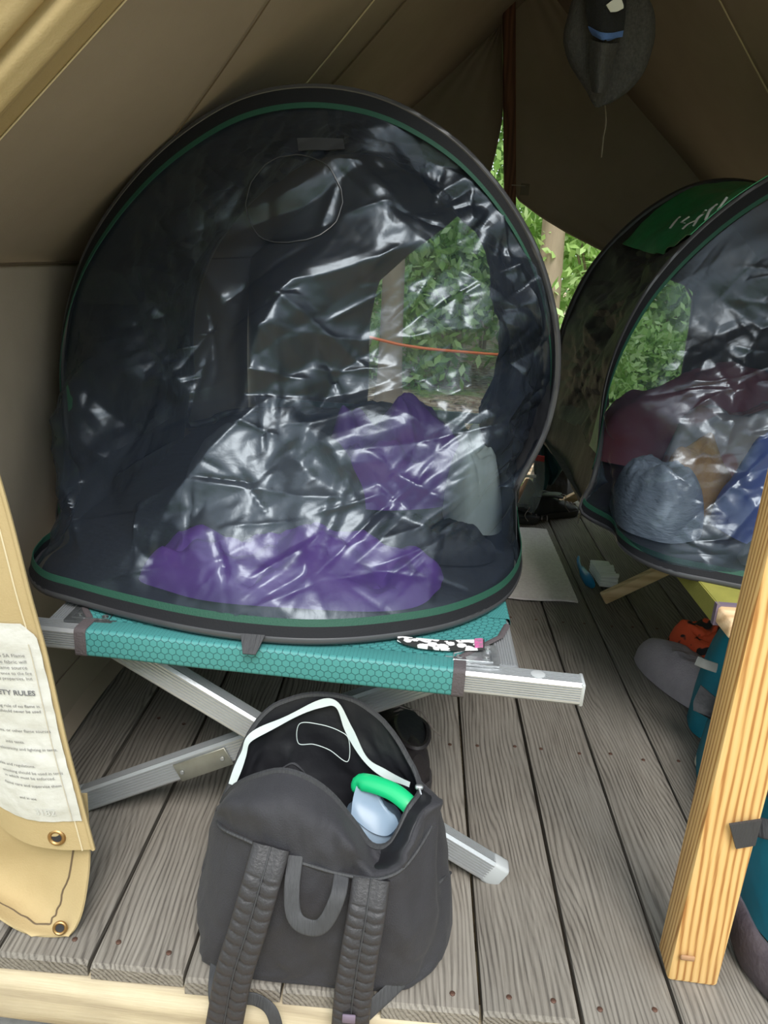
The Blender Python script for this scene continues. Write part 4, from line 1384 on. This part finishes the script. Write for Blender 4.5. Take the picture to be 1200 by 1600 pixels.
# mesh side pocket on the right
pk = np.array([[atY(664, 1392, .90), atY(684, 1370, .915), atY(697, 1360, .95)], [atY(656, 1430, .885), atY(690, 1420, .905), atY(700, 1415, .95)], [atY(652, 1470, .87), atY(688, 1465, .895), atY(699, 1462, .95)], [atY(668, 1512, .86), atY(684, 1500, .89), atY(692, 1500, .945)]])
PKT = surf(pk, 24, 16) + np.array([.006, -.004, 0])
pocket = MB().slab(PKT, .0015).build('side_pocket', M['pack'], pack)
MB().tube(PKT[0] + [0, -.002, .002], .003, 6).build('pocket_hem', M['web'], pocket)
mm = MB()
for k in range(0, 9):
    mm.tube(np.array([PKT[4 + k // 2 + q, min(9, 1 + q // 2 + k // 3)] + [.0, -.004, 0] for q in range(0, 10)]), .0007, 4)
    mm.tube(np.array([PKT[13 + k // 2 - q, min(9, 1 + q // 2 + k // 3)] + [.0, -.004, 0] for q in range(0, 10)]), .0007, 4)
mm.build('pocket_mesh', M['stripe_grey'], pocket, kind='stuff')

# ------------------------------------------------------------------ water jug in the backpack
jug = thing('water_jug', 'milky plastic jug with a green handle inside the black backpack', 'jug', (-.02, .96, .06))
jr = []
jc = np.array([-.012, .955, 0])
an = np.linspace(0, 2 * math.pi, 40, endpoint=False)
e = (np.abs(np.cos(an)) ** 4 + np.abs(np.sin(an)) ** 4) ** (-.25)
tilt = np.array([[1, 0, 0], [0, 1, 0], [0, 0, 1.0]])
for z, sx, sy in ((.07, .001, .001), (.07, .040, .032), (.08, .046, .038), (.165, .047, .039), (.182, .040, .033), (.196, .024, .02), (.205, .02, .018), (.215, .02, .018), (.216, .001, .001)):
    jr.append(np.stack([jc[0] + sx * e * np.cos(an) - (z - .15) * .25, jc[1] + sy * e * np.sin(an) + (z - .15) * .2, np.full(40, z)], 1))
MB().grid(np.array(jr), wrap=True).build('jug_body', M['jug'], jug, smooth=40)
h0, h1, h2_ = atY(567, 1222, .965), atY(612, 1236, .945), atY(643, 1262, .925)
MB().tube(catmull(np.array([h0 + [-.004, .002, -.018], h0, h1, h2_, h2_ + [.004, -.002, -.02]]), 30), .0135, 12, sq=(1, .6), up=(0, -.6, .8)).build('handle', M['jug_green'], jug)
# milky shoulders rising to the handle
wb = surf(np.array([[atY(560, 1218, .968), atY(552, 1245, .955), atY(549, 1275, .94)], [atY(572, 1224, .966), atY(566, 1258, .95), atY(580, 1300, .925)], [atY(585, 1232, .962), atY(595, 1270, .944), atY(606, 1306, .92)], [atY(600, 1266, .948), atY(618, 1278, .936), atY(626, 1290, .92)]]), 18, 18)
MB().slab(wb, .006).build('jug_shoulder', M['jug'], jug)

# ------------------------------------------------------------------ lumber post at the right
pc = np.array([.468, .905, 0])
post = thing('lumber_post', 'upright yellow fir lumber post standing on the deck at the right edge', 'post', pc)
pm = MB().box((pc[0] + .004, pc[1], 1.0), (.073, .06, 2.0), rotz(-.06), bev=.006, seg=2)
pm.build('timber', M['lumber'], post, smooth=30)
for zz_, px in ((.055, 1062),):
    kc = np.array([.452, .8655, zz_])
    MB().box(kc + [0, .0042, 0], (.020, .004, .009), rotz(-.06), bev=.0015).build('knot', M['tan'], post)
nt_ = atY(1162, 1306, .866)
nb = MB()
nb.add([nt_ + (-.022, -.001, .016), nt_ + (.018, -.001, .028), nt_ + (.018, -.001, -.014), nt_ + (-.006, -.001, -.022), nt_ + (-.022, .003, .016), nt_ + (.018, .003, .028), nt_ + (.018, .003, -.014), nt_ + (-.006, .003, -.022)],
       [(3, 2, 1, 0), (4, 5, 6, 7), (0, 1, 5, 4), (1, 2, 6, 5), (2, 3, 7, 6), (3, 0, 4, 7)])
nb.build('black_tab', M['web'], post, smooth=0)

# ------------------------------------------------------------------ teal pack and clothes behind the post
tpk = thing('teal_backpack', 'big teal hiking backpack lying on the deck behind the lumber post', 'backpack', (.74, 1.25, 0))
P_ = mound((.765, 1.215, .002), .15, .33, .29, -.14, 3, .03, 9, 2.8, .5)
P_.build('pack_body', M['teal'], tpk)
lid = mound((.785, 1.56, .002), .10, .10, .33, -.2, 5, .04, 14, 2.4)
lid.build('lid', M['teal'], tpk)
strap([(1150, 1060, 1.36), (1165, 1120, 1.25), (1180, 1180, 1.16), (1215, 1250, 1.05), (1230, 1300, 1.0)], .026, .005, 'strap', 'web', n=30, parent=tpk, up=(-.6, -.5, .6))
strap([(1088, 1032, 1.45), (1102, 1038, 1.44), (1120, 1044, 1.44)], .020, .004, 'reflective_stripe', 'stripe_grey', n=16, parent=tpk, up=(-.6, -.6, .5))
strap([(1185, 1292, 1.0), (1200, 1296, .99), (1225, 1300, .98)], .03, .005, 'strap', 'web', n=16, parent=tpk, up=(-.6, -.6, .5))
bp2 = np.array([[atY(1095, 1070, 1.45), atY(1130, 1100, 1.42)], [atY(1084, 1095, 1.44), atY(1126, 1120, 1.41)], [atY(1084, 1110, 1.43), atY(1122, 1128, 1.40)]])
MB().slab(surf(bp2, 10, 10), .012).build('rubber_patch', M['black_cloth'], tpk)
hb = catmull(np.array([(.552, 1.03, .06), (.556, .96, .05), (.565, .90, .035), (.60, .845, .025), (.68, .82, .025)]), 30)
mbb = MB().tube(hb, np.linspace(.03, .05, 30), 12, sq=(.35, 1.0), up=(0, 0, 1))
for v in mbb.v:
    v[:, 2] = np.maximum(v[:, 2], .002)
mbb.build('hip_belt', M['mud'], tpk)

gcap = mound((.725, 1.73, .002), .065, .175, .10, .42, 2, .012, 14, 2.0, .5)
tag(gcap.build('cloth_hat', M['grey_cap']), 'mauve grey cloth hat lying on the deck beside the teal backpack', 'hat')
osh = mound((.795, 1.80, .002), .06, .13, .13, .42, 4, .03, 18, 2.2, .8)
tag(osh.build('orange_shirt', M['orange_print']), 'bright orange and black shirt bundled behind the mauve grey hat', 'shirt')
cdp = catmull(np.array([atZ(1085, 1122, .005), atZ(1095, 1150, .005), atZ(1104, 1165, .005), atZ(1092, 1178, .006), atZ(1088, 1192, .005), atZ(1096, 1206, .005), atZ(1110, 1215, .005)]), 50)
tag(MB().tube(cdp, .0035, 6).build('short_rope', M['cord']), 'short pale rope loop on the deck left of the lumber post', 'rope')

# ------------------------------------------------------------------ floor things further back
mt_c = [atZ(800, 830), atZ(856, 831), atZ(900, 946), atZ(795, 939)]
x0, x1, x2, x3 = .22, .548, .540, .22
U, V_ = np.meshgrid(np.linspace(0, 1, 40), np.linspace(0, 1, 70), indexing='ij')
mx_ = .22 + (.546 - .22) * U
my_ = 2.18 + (2.835 - 2.18) * V_ + .006 * np.sin(U * 9)
mz_ = .008 + .0016 * np.sin(V_ * 2 * math.pi * 26) * (V_ > .55) + .002 * vnoise(mx_ * 30, my_ * 30, 1)
tag(MB().slab(np.stack([mx_, my_, mz_], 2), .006).build('floor_mat', M['mat']), 'pinkish grey ribbed foam mat flat on the deck between the tents', 'mat')

# scrub brush
ba, bb = atZ(906, 880, .02), atZ(940, 912, .02)
br = thing('scrub_brush', 'blue scrub brush lying on its side with white bristles on the deck', 'brush', (.655, 2.43, 0))
bd = np.array([.05, -1.0, 0.0]); bd /= np.linalg.norm(bd)
bs = np.array([-bd[1], bd[0], 0])
o0 = atZ(903, 873, .015); 
ln = np.linspace(0, 1, 30)
cl = o0 + np.outer(ln * .245, bd) + np.outer(.018 * np.sin(ln * math.pi * .9) , -bs)
wd = np.interp(ln, [0, .08, .28, .42, .55, .8, .95, 1], [.006, .013, .012, .011, .020, .024, .016, .004])
MB().tube(cl + [0, 0, .006], wd, 12, sq=(.45, 1), up=(0, 0, 1)).build('handle', M['brush_blue'], br)
bm2 = MB()
r3 = np.random.default_rng(5)
for k in range(11):
    for j in range(4):
        q = .44 + .052 * k
        c = o0 + bd * (q * .245) + bs * .012 + np.array([0, 0, .006 + j * .010])
        tip = c + bs * (.056 + .006 * math.sin(k * .3)) + r3.normal(0, .003, 3)
        bm2.tube([c, (c + tip) / 2, tip], [.0045, .006, .0065], 6)
bm2.build('bristles', M['bristle'], br, kind='stuff')

# things heaped by the back edge of the deck
zb_ = surf(np.array([[atY(838, 716, 3.02), atY(850, 716, 3.02)], [atY(822, 755, 3.0), atY(849, 752, 3.0)], [atY(806, 790, 2.98), atY(840, 785, 2.98)], [atY(802, 806, 2.97), atY(828, 806, 2.97)]]), 16, 10)
zb_[:, :, 1] -= .02 * np.sin(np.linspace(0, math.pi, 16))[:, None]
zbag = thing('zip_bag', 'clear plastic zip bag with a red top propped near the back of the deck', 'bag', (.5, 3.0, 0))
MB().slab(zb_, .02).build('pouch', M['clear'], zbag)
MB().slab(surf(np.array([[atY(838, 711, 3.0), atY(851, 713, 3.0)], [atY(835, 719, 3.0), atY(850, 721, 3.0)]]), 4, 4), .012).build('zip_top', M['red'], zbag)
zs = np.array([[atY(818 + x * 1.0, 742 + y, 2.975) for x in (0, 10, 20)] for y in (0, 4)])
MB().slab(surf(zs, 4, 8), .002).build('printed_mark', M['white'], zbag)
tag(mound(atZ(818, 806) * [1, 1, 0] + [.0, .03, .002], .05, .045, .13, 0, 1, .01, 20).build('bread_bag', M['tan']), 'brown bread loaf standing in front of the clear zip bag', 'bread')


def shoe(name, label, loc, rot, mat, group=None, L=.27, W=.095, H=.10, laces=True):
    t = thing(name, label, 'shoe', (loc[0], loc[1], loc[2]), group)
    R = rotz(rot)
    n = 26
    q = np.linspace(0, 1, n)
    half = W / 2 * np.interp(q, [0, .04, .15, .4, .7, .9, .97, 1], [.35, .62, .78, .72, 1.0, .82, .5, .12])
    mid = .006 * np.sin(q * math.pi)
    an_ = np.linspace(0, 2 * math.pi, 20, endpoint=False)
    top = H * np.interp(q, [0, .1, .3, .45, .7, .9, 1], [.95, 1.0, .92, .85, .55, .42, .3])
    up_ = []
    so = []
    for i in range(n):
        y = np.cos(an_) * half[i]
        z = np.where(np.sin(an_) > 0, np.sin(an_) ** .8 * (top[i] - .022), np.sin(an_) * .002) if True else 0
        z = np.where(np.sin(an_) > 0, np.abs(np.sin(an_)) ** .8 * (top[i] - .022), -.002)
        up_.append(np.stack([np.full(20, q[i] * L), y + mid[i], z + .022], 1))
        s = np.stack([np.full(20, q[i] * (L + .008) - .004), np.cos(an_) * (half[i] + .004) + mid[i], np.where(np.sin(an_) > 0, .024, 0.0)], 1)
        so.append(s)
    up_, so = np.array(up_) @ R.T + loc, np.array(so) @ R.T + loc
    m1 = MB().grid(up_, wrap=True); m1.add(up_[0], [tuple(range(20))]); m1.add(up_[-1], [tuple(range(20))[::-1]])
    u_ = m1.build('upper', M[mat], t, smooth=60)
    m2 = MB().grid(so, wrap=True); m2.add(so[0], [tuple(range(20))]); m2.add(so[-1], [tuple(range(20))[::-1]])
    m2.build('sole', M['sole'], t, smooth=40)
    an2 = np.linspace(0, 2 * math.pi, 24, endpoint=False)
    col = np.stack([.085 + .07 * np.cos(an2), .032 * np.sin(an2), H * .96 - .02 * (np.cos(an2) > .2) * np.cos(an2)], 1) @ R.T + loc
    MB().tube(col, .006, 6, closed=True).build('collar', M[mat], u_)
    hole = np.stack([np.stack([.085 + .066 * k * np.cos(an2), .028 * k * np.sin(an2), np.full(24, H * .945)], 1) for k in (1, .02)]) @ R.T + loc
    MB().grid(hole, wrap=True).build('opening', M['black_cloth'], u_)
    if laces:
        for k in range(4):
            x = .165 + k * .022
            zt = np.interp(x / L, q, top) + .001
            MB().tube(np.array([(x, -.024, zt - .008), (x + .004, 0, zt + .002), (x, .024, zt - .008)]) @ R.T + loc, .0025, 6).build('lace', M['lace'], t)
        MB().tube(catmull(np.array([(.16, .0, H * .86), (.15, -.03, H * .9), (.13, -.055, H * .6), (.14, -.075, H * .35)]) @ R.T + loc, 20), .0018, 5).build('lace', M['lace'], t)
    return t


shoe('dark_shoe', 'dark laced shoe half hidden behind the backpack, right one of the pair', np.array([.055, 1.24, .002]), 1.75, 'shoe', 'pair of shoes under the cot')
shoe('dark_shoe', 'dark shoe behind the backpack, left one of the pair under the cot', np.array([-.075, 1.27, .002]), 1.68, 'shoe', 'pair of shoes under the cot')
shoe('black_sandal', 'black and grey sandal lying at the back of the deck by the wooden leg', np.array([.50, 2.98, .002]), .55, 'black_cloth', None, .24, .10, .10)
shoe('small_black_shoe', 'black shoe tucked behind the grey mat beside the large tent', np.array([.33, 2.93, .002]), .1, 'black_cloth', None, .20, .085, .07)
tj = surf(np.array([[atY(838, 680, 3.06), atY(864, 682, 3.06)], [atY(835, 720, 3.05), atY(872, 712, 3.05)], [atY(838, 755, 3.04), atY(882, 728, 3.05)], [atY(842, 770, 3.04), atY(866, 752, 3.05)]]), 24, 14)
tj[:, :, 1] += .015 * np.sin(np.linspace(0, 14, 14))[None]
tag(MB().slab(tj, .008).build('teal_jacket', M['teal_dark']), 'dark teal jacket hanging between the two net tents at the back', 'jacket')
MBk = mound(atZ(862, 790) * [1, 1, 0] + [0.0, .05, .002], .10, .06, .14, .2, 6, .05, 14, 2.0, 1.5)
tag(MBk.build('black_day_bag', M['black_cloth']), 'slumped black bag behind the sandal at the back of the deck', 'bag')

# printed strap lying on the cot
sp_ = catmull(np.array([atZ(621, 998, ZT + .012), atZ(650, 1004, ZT + .012), atZ(690, 1008, ZT + .012), atZ(730, 1008, ZT + .012), atZ(757, 1007, ZT + .012)]), 40)
tw = np.interp(np.linspace(0, 1, 40), [0, .1, .3, .8, 1], [.004, .009, .0125, .014, .014])
sd = np.array([.06, 1, 0])
pst = thing('printed_headband', 'black and white printed headband with a pink patch on the cot corner', 'headband', sp_.mean(0) - [0, 0, .004])
MB().slab(np.stack([sp_ + sd * tw[:, None] * k for k in (-1, -.3, .3, 1)]), .004).build('band', M['print'], pst)
MB().slab(np.stack([(sp_ + [0, 0, .003])[33:39] + sd * tw[33:39, None] * k for k in (-.95, 0, .95)]), .002).build('pink_patch', M['pink_patch'], pst)

# ------------------------------------------------------------------ knit garment hung from the ridge
YH = 1.9
hk = thing('hanging_knit_hat', 'charcoal knit hat with a blue stripe hanging from the ridge', 'hat', atY(945, 165, YH))
out_l = [(905, -40), (888, 20), (880, 60), (888, 95), (902, 120), (915, 140), (925, 160), (930, 167)]
out_r = [(985, -40), (1018, 10), (1023, 50), (1018, 80), (1005, 115), (985, 140), (960, 158), (936, 168)]
pl = catmull(np.array([atY(*p, YH) for p in out_l]), 40); pr_ = catmull(np.array([atY(*p, YH) for p in out_r]), 40)
an = np.linspace(0, 2 * math.pi, 48, endpoint=False)
V = []
for i in range(40):
    c = (pl[i] + pr_[i]) / 2; h = (pr_[i] - pl[i]) / 2
    dep = np.linalg.norm(h) * .55
    fold = 1 + .16 * np.cos(5 * an + 1.2 + i * .05) + .06 * np.cos(11 * an + i * .1)
    # a deep hollow towards the viewer
    hollow = .55 * np.exp(-((np.angle(np.exp(1j * (an + math.pi / 2 + .15))) / .5) ** 2))
    V.append(c + np.outer(np.cos(an), h) + np.outer(np.sin(an) * dep * fold * (1 - hollow), (0, 1, 0)))
m = MB().grid(np.array(V), wrap=True); m.add(V[0], [tuple(range(48))]); m.add(V[-1], [tuple(range(48))[::-1]])
m.build('knit_body', M['knit'], hk, smooth=60)


def px_sheet(rows, Y, th, bulge=0.0, n=16, m_=20):
    P = surf(np.array([[atY(x, y, Y - bulge * math.sin(math.pi * k / (len(r) - 1))) for k, (x, y) in enumerate(r)] for r in rows]), n, m_)
    return MB().slab(P, th)


px_sheet([[(918, -20), (945, -15), (978, -25)], [(918, 20), (945, 30), (975, 22)], [(922, 44), (945, 54), (972, 48)]], YH - .055, .008, .03).build('lining', M['knit_dark'], hk)
st_ = px_sheet([[(921, 40), (945, 52), (972, 48)], [(923, 45), (945, 57), (971, 53)], [(928, 53), (948, 62), (970, 58)]], YH - .057, .008, .032)
st_.build('blue_stripe', M['knit_blue'], hk)
px_sheet([[(926, 62), (945, 68), (966, 66)], [(924, 90), (940, 96), (955, 92)], [(925, 120), (938, 128), (950, 122)], [(928, 142), (936, 146), (944, 142)]], YH - .05, .01, .03).build('inner_fold', M['knit'], hk)
px_sheet([[(947, 8), (958, 0), (970, -4)], [(950, 13), (962, 9), (974, 8)], [(954, 19), (964, 18), (974, 13)]], YH - .092, .002).build('care_tag', M['white'], hk)
MB().tube([atY(945, -45, YH), atY(945, -110, YH) + [0, 0, .05]], .003, 6).build('hanging_loop', M['cord_dark'], hk)
cd = catmull(np.array([atY(945, 160, YH + .05), atY(947, 190, YH + .05), atY(943, 215, YH + .05), atY(940, 246, YH + .05)]), 20)
tag(MB().tube(np.vstack([[atY(948, -110, YH + .05)], cd]), .0016, 5).build('pull_cord', M['cord_dark']), 'thin grey cord hanging straight down behind the knit hat', 'cord')

# ------------------------------------------------------------------ woods beyond the tent
def leaves(n, cfun, size, seed):
    r = np.random.default_rng(seed)
    C = cfun(r, n)
    a = r.normal(size=(n, 3)); a /= np.linalg.norm(a, axis=1, keepdims=True)
    b = r.normal(size=(n, 3)); b -= a * np.sum(a * b, 1, keepdims=True); b /= np.linalg.norm(b, axis=1, keepdims=True)
    s = size * r.uniform(.6, 1.3, (n, 1))
    V = np.stack([C - a * s, C + b * s * .5, C + a * s, C - b * s * .5], 1).reshape(-1, 3)
    F = np.arange(n * 4).reshape(n, 4).tolist()
    return MB().add(V, F)


def blob(c, rx, ry, rz, clumps=14):
    def f(r, n):
        cc = r.normal(size=(clumps, 3)); cc /= np.linalg.norm(cc, axis=1, keepdims=True)
        cc *= r.uniform(.25, .85, (clumps, 1))
        k = r.integers(0, clumps, n)
        p = cc[k] + r.normal(0, .22, (n, 3))
        return np.asarray(c) + p * np.array([rx, ry, rz])
    return f


def gz(x, y):
    return -.36 + max(0, y - 4) * .02


def trunk_mesh(x, y, z0, r0, h, lean, seed):
    k = 14
    q = np.linspace(0, 1, k)
    c = np.stack([x + lean * q + .04 * np.sin(q * 5 + seed), np.full(k, y), z0 + h * q], 1)
    rr = r0 * (1 - .45 * q) * (1 + .5 * np.exp(-q * h / .25))
    return MB().tube(c, rr, 14, up=(0, 1, 0))


def tree(px, py, Y, r0, h, label, seed, mat='leaf', crown=None, n=2200):
    p = atY(px, py, Y)
    z0 = gz(p[0], Y) - .05
    t = thing('forest_tree', label, 'tree', (p[0], Y, z0), 'trees behind the tent')
    trunk_mesh(p[0], Y, z0, r0, h, random.uniform(-.15, .15), seed).build('trunk', M['bark'], t)
    cr = crown or (p[0], Y, h * .85, 1.5, 1.4, 1.5)
    leaves(n, blob(cr[:3], *cr[3:]), .07, seed).build('crown', M[mat], t, smooth=0, kind='stuff')


tree(862, 400, 7.0, .115, 5.5, 'pale tree trunk seen in the gap between the two net tents', 1)
tree(606, 520, 6.2, .095, 5.0, 'pale tree trunk seen through the netting of the large tent', 2)
tree(925, 400, 8.5, .10, 6.0, 'tree trunk just left of the right net tent rim', 3, 'leaf_dark')
tree(720, 400, 10.0, .12, 6.5, 'tree standing behind the large net tent right of its trunk', 4, 'leaf_dark')
tree(1060, 480, 9.0, .10, 5.5, 'slim tree behind the right net tent', 5)
tree(380, 420, 9.5, .14, 6.5, 'tree hidden behind the left back flap of the tent', 6, 'leaf_dark')
sh = [(.2, 8.0, 1.2, 1.4, 'leaf', 'leafy shrub right of the pale trunk seen through the large tent netting'),
      (1.8, 7.6, 1.3, 1.5, 'leaf', 'leafy shrub right of the pale trunk in the gap between the tents'),
      (3.4, 8.4, 1.4, 1.7, 'leaf', 'leafy shrub seen through the netting of the right tent'),
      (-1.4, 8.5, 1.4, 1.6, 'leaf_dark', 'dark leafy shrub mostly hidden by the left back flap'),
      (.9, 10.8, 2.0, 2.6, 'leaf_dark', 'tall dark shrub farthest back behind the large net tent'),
      (3.8, 11.5, 2.2, 2.8, 'leaf', 'tall light green shrub farthest back behind the right net tent'),
      (1.2, 6.1, .55, .5, 'leaf', 'low green plant at the foot of the trunk between the tents'),
      (2.4, 6.6, .6, .55, 'leaf', 'low green plant beside the left rim of the right net tent')]
for k, (x, y, rx, rz_, mt, lab) in enumerate(sh):
    t = thing('leafy_shrub', lab, 'shrub', (x, y, gz(x, y)), 'shrubs behind the tent')
    leaves(6000 if y < 10 else 7000, blob((x, y, gz(x, y) + rz_ * .95), rx, rx * .7, rz_), .04 if y < 7 else .062, 20 + k).build('foliage', M[mt], t, smooth=0, kind='stuff')
    for s in range(3):
        a = random.uniform(-.5, .5)
        MB().tube(np.array([(x + a * .2, y, gz(x, y) - .04), (x + a * .6, y, gz(x, y) + rz_ * .7), (x + a * 1.2, y + .1, gz(x, y) + rz_ * 1.3)]), [.02, .014, .006], 6).build('stem', M['bark'], t)
# unseen ring of leaves, added to keep low sky light out of the tent
def light_blocking_ring(r, n):
    a = r.uniform(0, 2 * math.pi, n)
    q = r.uniform(9.5, 12.5, n)
    p = np.stack([1 + q * np.sin(a), 1.5 + q * np.cos(a), 4.4 * r.random(n) ** 1.1 - .3], 1)
    return p[(p[:, 1] < 6)]
cw = light_blocking_ring(np.random.default_rng(5), 9000)
o = leaves(len(cw), lambda r, n: cw, .30, 78).build('light_blocking_leaves', M['leaf_dark'], None, smooth=0)
tag(o, 'unseen ring of green leaves added around the tent to block low sky light', 'foliage'); o['kind'] = 'stuff'
# high canopy behind, as one mass of leaves too many to count
lm = leaves(9000, lambda r, n: np.stack([r.uniform(-9, 11, n), r.uniform(13, 16, n), r.uniform(0, 9.5, n)], 1), .22, 77)
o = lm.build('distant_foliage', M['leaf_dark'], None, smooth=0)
tag(o, 'mass of distant green leaves filling the woods far behind the tent', 'foliage'); o['kind'] = 'stuff'
r = np.random.default_rng(8)
n = 2600
Cx = np.stack([r.uniform(-2, 4, n), 3.45 + 3.6 * r.random(n) ** 1.4, np.zeros(n)], 1)
Cx[:, 2] = -.335 + .02 * r.random(n) + np.maximum(0, Cx[:, 1] - 4) * .02
a = np.c_[r.normal(size=(n, 2)), r.normal(0, .25, n)]; a /= np.linalg.norm(a, axis=1, keepdims=True)
b = np.cross(a, np.array([0, 0, 1.0])); b /= np.linalg.norm(b, axis=1, keepdims=True)
s = r.uniform(.02, .045, (n, 1))
V = np.stack([Cx - a * s, Cx + b * s * .55 + [0, 0, .006], Cx + a * s, Cx - b * s * .55 + [0, 0, .006]], 1).reshape(-1, 3)
o = MB().add(V, np.arange(n * 4).reshape(n, 4).tolist()).build('leaf_litter', M['litter'], None, smooth=0)
tag(o, 'brown fallen leaves covering the ground beyond the deck', 'leaves'); o['kind'] = 'stuff'
oc = catmull(np.array([atY(480, 500, 6.0), atY(590, 530, 6.0), atY(640, 541, 6.0), atY(712, 549, 6.1), atY(860, 560, 6.8)]), 40)
tag(MB().tube(oc, .012, 6).build('orange_line', M['orange_cord']), 'orange cord strung between trees seen through the netting', 'cord')
